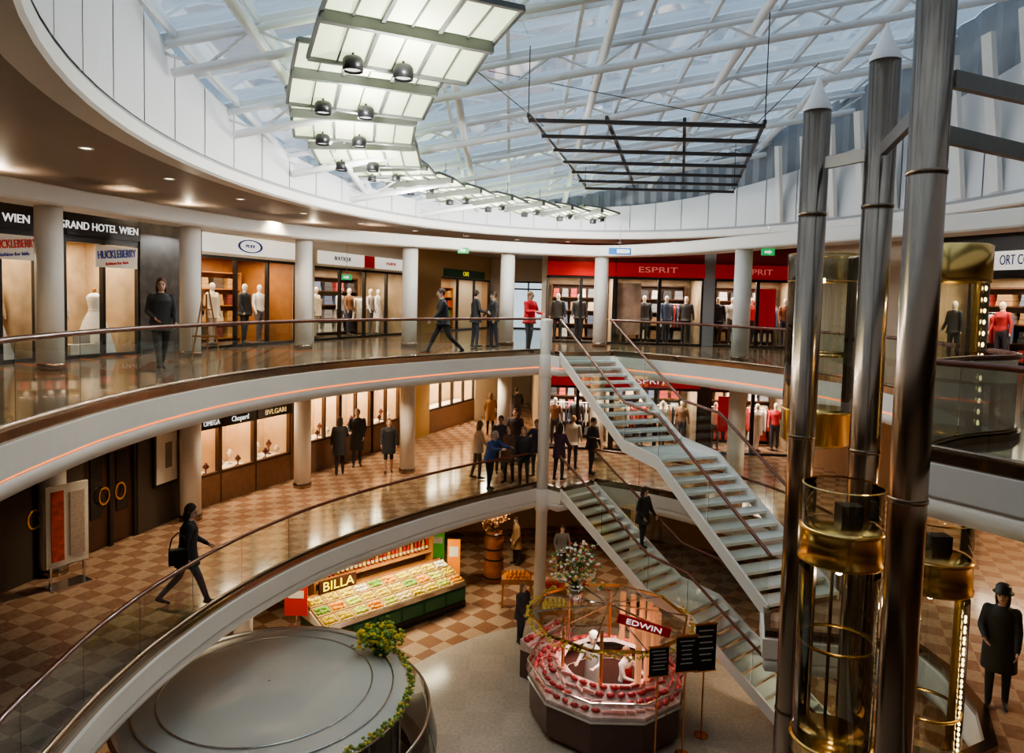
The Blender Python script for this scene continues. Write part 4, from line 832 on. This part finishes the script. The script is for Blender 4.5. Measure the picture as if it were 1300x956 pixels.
# bottle rack + sign
t=thing('bottle_rack','wooden bottle rack standing behind the produce stall','rack',sp(.2,1.05,0),SRZ)
MB().box((0,0,1.4),(SL*.86,.35,.05)).build('top_shelf',SHELFW,t); MB().box((0,0,1.0),(SL*.86,.35,.05)).build('lower_shelf',SHELFW,t); MB().box((0,.18,.95),(SL*.86,.03,1.9)).build('back_panel',DWOOD,t)
for sx in(-1,1): MB().box((sx*SL*.43,0,.95),(.05,.35,1.9)).build('upright',SHELFW,t)
for i in range(28):
    x=.2-SL*.41+SL*.82*i/27; col=[(.35,.02,.02),(.3,.03,.03),(.4,.2,.03)][i%3]
    b=thing('wine_bottle','bottle with pale label on the rack behind the produce stall','bottle',sp(x,1.05,1.427),SRZ,'bottles on the rack behind the stall')
    MB().lathe([(.001,0),(.05,0),(.05,.24),(.02,.32),(.02,.38),(.001,.38)],n=10).build('glass_body',M('bottle %d'%(i%3),col,.15),b,smooth=True); MB().lathe([(.051,.06),(.0515,.15)],n=10).build('paper_label',M('label paper',(.6,.5,.3),.6),b,fix=False); MB().lathe([(.021,.34),(.023,.38),(.001,.385)],n=8).build('cap',M('foil',(.5,.05,.03),.3),b)
t=thing('stall_sign','dark board with big yellow capitals on the produce stall','sign',sp(-1.35,.58,1.2),SRZ); MB().box((0,0,.18),(1.2,.05,.36)).build('board',M('sign maroon',(.05,.012,.01),.5),t); letters(t,'BILLA',.38,sp(-1.35,.54,1.38),SU,Lz,YELL,width=1.0)
for sx in(-.5,.5): MB().box((sx,.06,.05),(.05,.08,.1)).build('bracket',DARK,t)
t=thing('grocery_shelf','tall shelf of goods under warm light behind the produce stall','shelf',sp(.3,2.6,0),SRZ)
for z in(.1,.7,1.3,1.9,2.4): MB().box((0,0,z),(4.2,.4,.04)).build('shelf_board',SHELFW,t)
MB().box((0,.2,1.25),(4.2,.03,2.5)).build('back_panel',SHELFW,t)
for z in(.12,.72,1.32,1.92):
    for i in range(14):
        c=random.choice([(.7,.35,.03),(.7,.1,.03),(.75,.6,.1),(.2,.35,.08),(.6,.5,.35)]); m=MB(); m.box((0,0,.17),(.2,.22,.34)); m.box((0,-.115,.2),(.14,.01,.12),mi=1); o=m.build('goods_box',[cm(c),PALE],org=(0,0,0)); o.location=sp(.3-1.95+.3*i,2.57,z+.002); o.rotation_euler=(0,0,SRZ); tag(o,'boxed goods on the tall shelf behind the produce stall','box','boxed goods on the tall shelf')
def standpost(label,px,py,Y,w,h,mat):
    p=atd(px,py,Y); t=thing('banner_stand',label,'banner',(p.x,p.y,0)); MB().box((0,0,p.z),(w,.04,h)).build('banner',mat,t); MB().tube([(0,.04,.0),(0,.04,p.z+h/2)],.02).build('pole',CHROME,t); MB().box((0,.04,.015),(.35,.35,.03)).build('base',DARK,t)
    MB().box((0,-.025,p.z+h*.2),(w*.7,.01,h*.25)).build('print',PALE,t)
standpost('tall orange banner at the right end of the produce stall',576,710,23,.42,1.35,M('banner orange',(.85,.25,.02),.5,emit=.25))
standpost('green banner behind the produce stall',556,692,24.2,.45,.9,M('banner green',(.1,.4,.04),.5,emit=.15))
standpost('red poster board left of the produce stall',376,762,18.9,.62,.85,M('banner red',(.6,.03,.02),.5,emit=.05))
t=thing('barrel_pillar','tall wooden barrel pillar topped with dried flowers near the fruit stand','barrel',(-.45,24.0,0))
MB().lathe([(.001,0),(.3,0),(.36,.5),(.3,1.0),(.3,1.02),(.34,1.4),(.28,1.75),(.001,1.75)],n=22).build('staves',M('barrel wood',(.35,.12,.05),.5,var=.4,scale=8),t,smooth=True)
for z,r in((.15,.325),(.8,.335),(1.15,.325),(1.65,.3)): MB().lathe([(r,z),(r+.015,z+.01),(r+.015,z+.06),(r,z+.07)],n=22).build('hoop',DARK,t)
def bush(par,c,R,n,cols,nm1,seed,stem=True,sq=1):
    rnd=random.Random(seed); st=MB(); lf=MB()
    for i in range(n):
        a=rnd.uniform(0,2*pi); r=R*rnd.uniform(.1,1); z=rnd.uniform(.15,1)*R*1.5*sq; q=V((c[0]+r*cos(a),c[1]+r*sin(a),c[2]+z))
        if i%2==0: st.tube([c,((c[0]+q.x)/2,(c[1]+q.y)/2,c[2]+z*.7),q],.008,5)
        for k in range(4):
            w=q+V((rnd.uniform(-.1,.1),rnd.uniform(-.1,.1),rnd.uniform(-.1,.1))); lf.ball(w,rnd.uniform(.025,.05),6,(1,1,.7),mi=rnd.randrange(len(cols)))
    st.build('stems',M('stem',(.1,.12,.04),.6),par); lf.build(nm1,[cm(x) for x in cols],par)
bush(t,(0,0,1.75),.42,50,[(.6,.3,.12),(.45,.2,.1),(.7,.5,.3)],'dried_flowers',3)
def fruitstand(label,x,y,col,word,seed):
    t=thing('fruit_stand',label,'stand',(x,y,0)); MB().box((0,0,.8),(1.0,.7,.06)).build('table_top',SHELFW,t)
    for sx in(-1,1):
        for sy in(-1,1): MB().box((sx*.45,sy*.3,.39),(.06,.06,.77)).build('leg',SHELFW,t)
    for sy in(-1,1): MB().box((0,sy*.34,.88),(1.0,.03,.12)).build('rim_board',SHELFW,t)
    rnd=random.Random(seed); lay=[(7,4,.83),(6,3,.91),(4,2,.99)]; m=MB(); m.ball((0,0,.055),.055,10); m.ball((0,0,.108),.008,5,mi=1); o=m.build('fruit',[cm(col,.45),GREEN],org=(0,0,0),smooth=True); me=o.data; bpy.data.objects.remove(o)
    for a,b,z in lay:
        for i in range(a):
            for j in range(b):
                f=bpy.data.objects.new('fruit',me); COL.objects.link(f); f.location=(x+(i-(a-1)/2)*.125,y+(j-(b-1)/2)*.13,z); f.rotation_euler=(rnd.uniform(-.3,.3),0,rnd.uniform(0,6)); tag(f,word,'fruit',word+' pile')
fruitstand('wooden fruit stand heaped with oranges by the shopper in black',.35,22.2,(.9,.32,.02),'orange piled on the left wooden fruit stand',1)
fruitstand('wooden fruit stand heaped with red apples near the meat counter',1.35,21.4,(.7,.08,.04),'red apple piled on the right wooden fruit stand',2)
fruitstand('wooden fruit stand heaped with yellow apples before the meat counter',1.5,20.1,(.8,.6,.08),'yellow apple piled on the nearest wooden fruit stand',5)
# meat counter
mc=MCX; G=1.12; t=thing('meat_counter','round meat counter with glass front, glowing copper posts and glass canopy','counter',mc); n12=10
def gl_(p): return [(r*G if r>.01 else r,z) for r,z in p]
MB().lathe(gl_([(.95,0),(1.5,0),(1.5,.12),(1.6,.14),(1.62,.9),(.95,.9),(.95,0)]),n=n12).build('counter_base',M('dark counter stone',(.14,.07,.06),.25),t); MB().lathe(gl_([(.93,1.3),(1.0,1.36),(1.62,.98),(1.62,.88),(.93,.88)]),n=n12).build('display_bed',M('ice bed',(.7,.55,.52),.3,var=.3,scale=10),t)
MB().lathe(gl_([(1.63,.9),(1.7,1.15),(1.66,1.32)]),n=n12).build('glass_screen',SG,t,fix=False); MB().lathe(gl_([(1.62,.86),(1.66,.86),(1.66,.92),(1.62,.92),(1.62,.86)]),n=n12).build('chrome_edge',CHROME,t); MB().lathe(gl_([(1.65,1.3),(1.68,1.3),(1.68,1.33),(1.65,1.33),(1.65,1.3)]),n=n12).build('screen_rim',CHROME,t)
MB().lathe(gl_([(1.62,2.4),(1.66,2.4),(1.66,2.46),(1.62,2.46),(1.62,2.4)]),n=n12).build('canopy_ring',BRASS,t); MB().lathe(gl_([(1.64,2.45),(.9,2.6),(.001,2.68)]),n=n12).build('canopy_glass',LG,t,fix=False)
for i in range(n12):
    a=2*pi*i/n12; MB().bar((1.62*G*cos(a),1.62*G*sin(a),2.46),(.1*cos(a),.1*sin(a),2.68),.03,.03).build('canopy_rib',CHROME,t)
for i,a in enumerate((-62,-48,-34,-20,-6,8,22,36,50,64,80,140,200,255)):
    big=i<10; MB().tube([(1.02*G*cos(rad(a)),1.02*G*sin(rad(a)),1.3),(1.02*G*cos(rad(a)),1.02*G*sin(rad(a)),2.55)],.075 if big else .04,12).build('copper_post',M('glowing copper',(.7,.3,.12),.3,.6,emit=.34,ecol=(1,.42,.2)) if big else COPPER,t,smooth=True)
area(mc+V((0,0,2.35)),1.4,1.4,60,(1,.74,.62))
rnd=random.Random(4); mm=[]
for kx,c in enumerate(((.5,.05,.06),(.62,.13,.13),(.38,.03,.035),(.75,.35,.32))):
    m=MB()
    if kx%2==0: m.ball((0,0,.04),1,10,(.11,.07,.04)); m.ball((.03,0,.055),1,8,(.05,.045,.03)); m.ball((0,.0,.052),1,6,(.1,.008,.031),mi=1)
    else:
        m.tube([(-.11,0,.035),(.11,0,.035)],.035,10); 
        for sx in(-.12,.12): m.ball((sx,0,.035),.03,8,mi=1)
    o=m.build('meat',[cm(c,.35),cm((.85,.66,.58),.4)],org=(0,0,0),smooth=True); mm.append(o.data); bpy.data.objects.remove(o)
for ring,(r,n) in enumerate(((1.08,32),(1.22,36),(1.37,40),(1.52,44))):
    for i in range(n):
        a=2*pi*i/n+ring*.1; kx=(i//5+ring*3)%4; f=bpy.data.objects.new('meat_cut',mm[kx]); COL.objects.link(f); z=1.36-.38*(r-1)/.62; f.location=mc+V((r*G*cos(a)*.985,r*G*sin(a)*.985,z-.012)); f.rotation_euler=(0,0,a+rnd.uniform(-.6,.6)+pi/2); q=rnd.uniform(.8,1.15); f.scale=(q,q*1.05,q*1.3); tag(f,['dark red steak','pink sausage','deep red joint of meat','pale pink sausage'][kx]+' lying on the round sloping meat display','meat',['dark red steaks','pink sausages','deep red joints','pale pink sausages'][kx]+' in the round counter')
ca=V((.68,17.6,0));cb_=V((1.62,18.75,0)); cu_=(cb_-ca).normalized(); crz=math.atan2(cu_.y,cu_.x); cL=(cb_-ca).length; cM=(ca+cb_)/2; cR=Matrix.Rotation(crz,3,'Z')
t=thing('meat_display_case','straight low meat display case left of the round meat counter','display case',cM,crz)
MB().box((0,0,.36),(cL,.7,.72)).build('case_base',MC['dark counter stone'],t); m=MB(); m.add([(x,y,z) for x in(-cL/2,cL/2) for y,z in((-.36,.74),(.36,1.0),(.36,.72),(-.36,.72))],[(0,1,5,4),(1,2,6,5),(0,3,2,1),(4,5,6,7)]); m.build('display_bed',MC['ice bed'],t)
MB().box((0,-.37,.78),(cL,.03,.12)).build('front_lip',CHROME,t)
for i in range(9):
    for j in range(3):
        f=bpy.data.objects.new('meat_cut',mm[(i//2+j)%4]); COL.objects.link(f); yy=-.24+.23*j; f.location=cM+cR@V((-cL/2+cL*(i+.5)/9,yy,.74+.26*(yy+.36)/.72)); f.rotation_euler=(.3,0,crz+rnd.uniform(-.3,.3)); f.scale=(.8,1.3,1.5); tag(f,'cut of meat on the straight low display case','meat','meat cuts in the straight case')
t=thing('stall_sign','small slanted dark red sign with pale capitals above the meat counter','sign',mc+V((.55,-1.4,2.85))); t.rotation_euler=(0,rad(12),rad(-8))
MB().box((0,0,.0),(1.15,.05,.2)).build('panel',M('stall red',(.4,.01,.012),.4,emit=.08),t); Rm=t.matrix_basis.to_3x3(); letters(t,'EDWIN',.16,V(t.location)+Rm@V((0,-.035,0)),Rm@V((1,0,0)),Rm@V((0,0,1)),LETW,width=.75)
for sx in(-.45,.45): MB().tube([(sx,0,-.08),(sx,.25,-.4)],.015).build('bracket',CHROME,t)
for i,(x,y,z,w,h,l) in enumerate(((3.2,14.25,2.05,.42,.6,'small black chalk menu board, leftmost of three at the meat counter'),(3.9,14.75,1.9,.48,.75,'black chalk menu board in the middle of three at the meat counter'),(4.5,15.45,1.55,.5,1.05,'tall black chalk menu board at the right end of the meat counter'))):
    t=thing('menu_board',l,'menu board',(x,y,0),rad(12)); MB().box((0,0,z+h/2),(w,.03,h)).build('board',CHALK,t); MB().box((0,.0,z+h+.01),(w+.04,.05,.03)).build('top_batten',COPPER,t); MB().box((0,0,z-.01),(w+.04,.05,.03)).build('bottom_batten',COPPER,t); MB().tube([(0,.04,0),(0,.04,z+h)],.02,8).build('pole',COPPER,t); MB().lathe([(.001,0),(.16,0),(.16,.03),(.001,.03)],(0,.04,0),n=16).build('foot',COPPER,t)
    ch=MB(); 
    for k in range(6): ch.box((random.uniform(-.03,.03),-.018,z+h*.88-k*h*.13),(w*random.uniform(.45,.75),.005,h*.025))
    ch.build('chalk_lines',M('chalk',(.6,.6,.58),.8),t)
t=thing('flower_arrangement','tall bouquet of white lilies, red blooms and leaves on the meat counter canopy','flowers',mc+V((-.75,.4,2.6))); MB().lathe([(.001,0),(.14,0),(.2,.3),(.17,.32),(.001,.3)],n=18).build('vase',CHROME,t,smooth=True); bush(t,(0,0,.3),.66,90,[(.12,.25,.06),(.85,.83,.78),(.85,.83,.78),(.6,.08,.06),(.1,.3,.1),(.8,.6,.2)],'blooms',9)
t=thing('leaf_garland','yellow leaf garland hung along the canopy of the meat counter','garland',mc+V((0,0,2.25))); m=MB(); rnd=random.Random(8)
for i in range(260):
    a=rad(120+i*1.0); r=1.7*G; z=.08+.1*abs(sin(i*.12)); m.ball((r*cos(a)+rnd.uniform(-.04,.04),r*sin(a)+rnd.uniform(-.04,.04),z+rnd.uniform(-.06,.06)),.035,5,(1,1,.5),mi=i%3)
m.build('leaves',[cm((.65,.5,.08)),cm((.4,.42,.1)),cm((.7,.35,.05))],t)
# front kiosk : pale translucent curved canopy with slim rails
kc=V((-4.4,12.9,0)); t=thing('round_kiosk','round counter kiosk with pale translucent canopy and slim metal rails at the lower left','kiosk',kc); KR=2.65; KZ=2.34
MB().lathe([(.02,KZ+.16),(.9,KZ+.14),(1.7,KZ+.09),(2.3,KZ+.03),(KR,KZ-.04)],n=64).build('canopy_glass',FG,t,smooth=True,fix=False)
MB().lathe([(KR-.04,KZ-.03),(KR+.015,KZ-.04),(KR+.015,KZ-.1),(KR-.04,KZ-.1),(KR-.04,KZ-.03)],n=64).build('rim',CHROME,t,smooth=True,fix=False)
for r,z in((1.9,KZ+.08),(2.3,KZ+.045)): MB().tube([(r*cos(2*pi*j/64),r*sin(2*pi*j/64),z) for j in range(65)],.018,6).build('curved_rail',CHROME,t,smooth=True)
for i in range(12):
    a=2*pi*i/12; MB().tube([((KR-.2)*cos(a),(KR-.2)*sin(a),0),((KR-.2)*cos(a),(KR-.2)*sin(a),KZ-.04)],.03,8).build('post',CHROME,t,smooth=True)
MB().lathe([(KR-.22,.0),(KR-.22,KZ-.1)],n=48).build('glass_wall',KG,t,smooth=True,fix=False); MB().lathe([(1.2,0),(1.9,0),(1.9,1.05),(2.0,1.08),(2.0,1.12),(1.15,1.12),(1.15,0)],n=40).build('inner_counter',DWOOD,t,smooth=True)
point(kc+V((0,0,1.9)),40,(1,.82,.6),.05)
A0=rad(-80);A1=rad(50)
MB().lathe([(3.1,.0),(3.16,1.3),(3.0,1.9)],n=30,a0=A0,a1=A1).build('curved_glass_screen',GL,t,smooth=True,fix=False)
MB().tube([(3.0*cos(A0+(A1-A0)*j/30),3.0*sin(A0+(A1-A0)*j/30),1.92) for j in range(31)],.028,8).build('screen_rail',CHROME,t,smooth=True)
for j in range(0,31,6): a=A0+(A1-A0)*j/30; MB().tube([(3.1*cos(a),3.1*sin(a),0),(3.16*cos(a),3.16*sin(a),1.3),(3.0*cos(a),3.0*sin(a),1.9)],.018,6).build('screen_stay',CHROME,t,smooth=True)
MB().lathe([(2.7,.0),(3.05,0),(3.05,.7),(2.7,.75)],n=30,a0=A0,a1=A1).build('display_plinth',M('dark plinth',(.15,.1,.07),.4),t,smooth=True)
fa=rad(36); t=thing('flower_arrangement','spray of yellow blossom and green leaves at the kiosk roof edge','flowers',kc+V((2.3*cos(fa),2.3*sin(fa),KZ+.04))); MB().lathe([(.001,0),(.16,0),(.2,.14),(.17,.16),(.001,.12)],n=16).build('bowl',GREEN,t,smooth=True); bush(t,(0,0,.1),.5,90,[(.6,.48,.05),(.7,.55,.05),(.25,.36,.08),(.13,.26,.05)],'blossom',11,sq=.6)
t=thing('leaf_garland','yellow and green garland lying along the far roof edge of the kiosk','garland',kc+V((0,0,KZ-.05))); m=MB()
for i in range(220):
    a=rad(-45+i*.46); m.ball(((KR-.02)*cos(a)+rnd.uniform(-.06,.06),(KR-.02)*sin(a)+rnd.uniform(-.06,.06),.05+rnd.uniform(-.04,.08)),.038,5,(1,1,.6),mi=i%3)
m.build('leaves',[cm((.6,.48,.08)),cm((.22,.3,.08)),cm((.18,.28,.05))],t)
# ------------------------------------------------------------------ lights
for x,y in((-7,14),(-6.2,17.5),(-3.8,20.5),(-1,23.5),(-2,29),(3,23),(8,19),(10,13)): spot((x,y,L2-.7),215)
for x,y in((-7.6,11),(-8.2,15),(-6.2,18.6),(-4.2,21.2),(-1.5,25),(-1,32),(2.5,25),(9,20),(10,14)): spot((x,y,SZ-.05),200)
for x,y in((-5.5,18),(-3,21),(0,24),(3.5,23.5),(-7,15),(8,16),(6,19.5)): spot((x,y,L1-.7),215)
point((9.5,10,L1+2.8),80); point((-1,30,L1+2.6),70)
for x,y in((-7.4,9),(-8.6,12.5),(-7.3,17),(-5.3,20.6)): point((x-.6,y+.3,BT+.42),16,(1,.82,.58),.03)
# world
w=bpy.data.worlds.new('sky'); S.world=w; w.use_nodes=True; nt=w.node_tree; bg=nt.nodes['Background']
tc=nt.nodes.new('ShaderNodeTexCoord'); nz=nt.nodes.new('ShaderNodeTexNoise'); nz.inputs['Scale'].default_value=3.5; nz.inputs['Detail'].default_value=5
rp=nt.nodes.new('ShaderNodeValToRGB'); rp.color_ramp.elements[0].position=.35; rp.color_ramp.elements[0].color=(.44,.57,.7,1); rp.color_ramp.elements[1].position=.68; rp.color_ramp.elements[1].color=(.76,.83,.88,1)
nt.links.new(tc.outputs['Generated'],nz.inputs['Vector']); nt.links.new(nz.outputs['Fac'],rp.inputs[0]); nt.links.new(rp.outputs[0],bg.inputs[0]); bg.inputs[1].default_value=1.15
try:
    S.cycles.transparent_max_bounces=24
except Exception: pass
S.view_settings.view_transform='AgX'
try: S.view_settings.look='AgX - Medium High Contrast'
except Exception: pass
S.view_settings.exposure=0.38
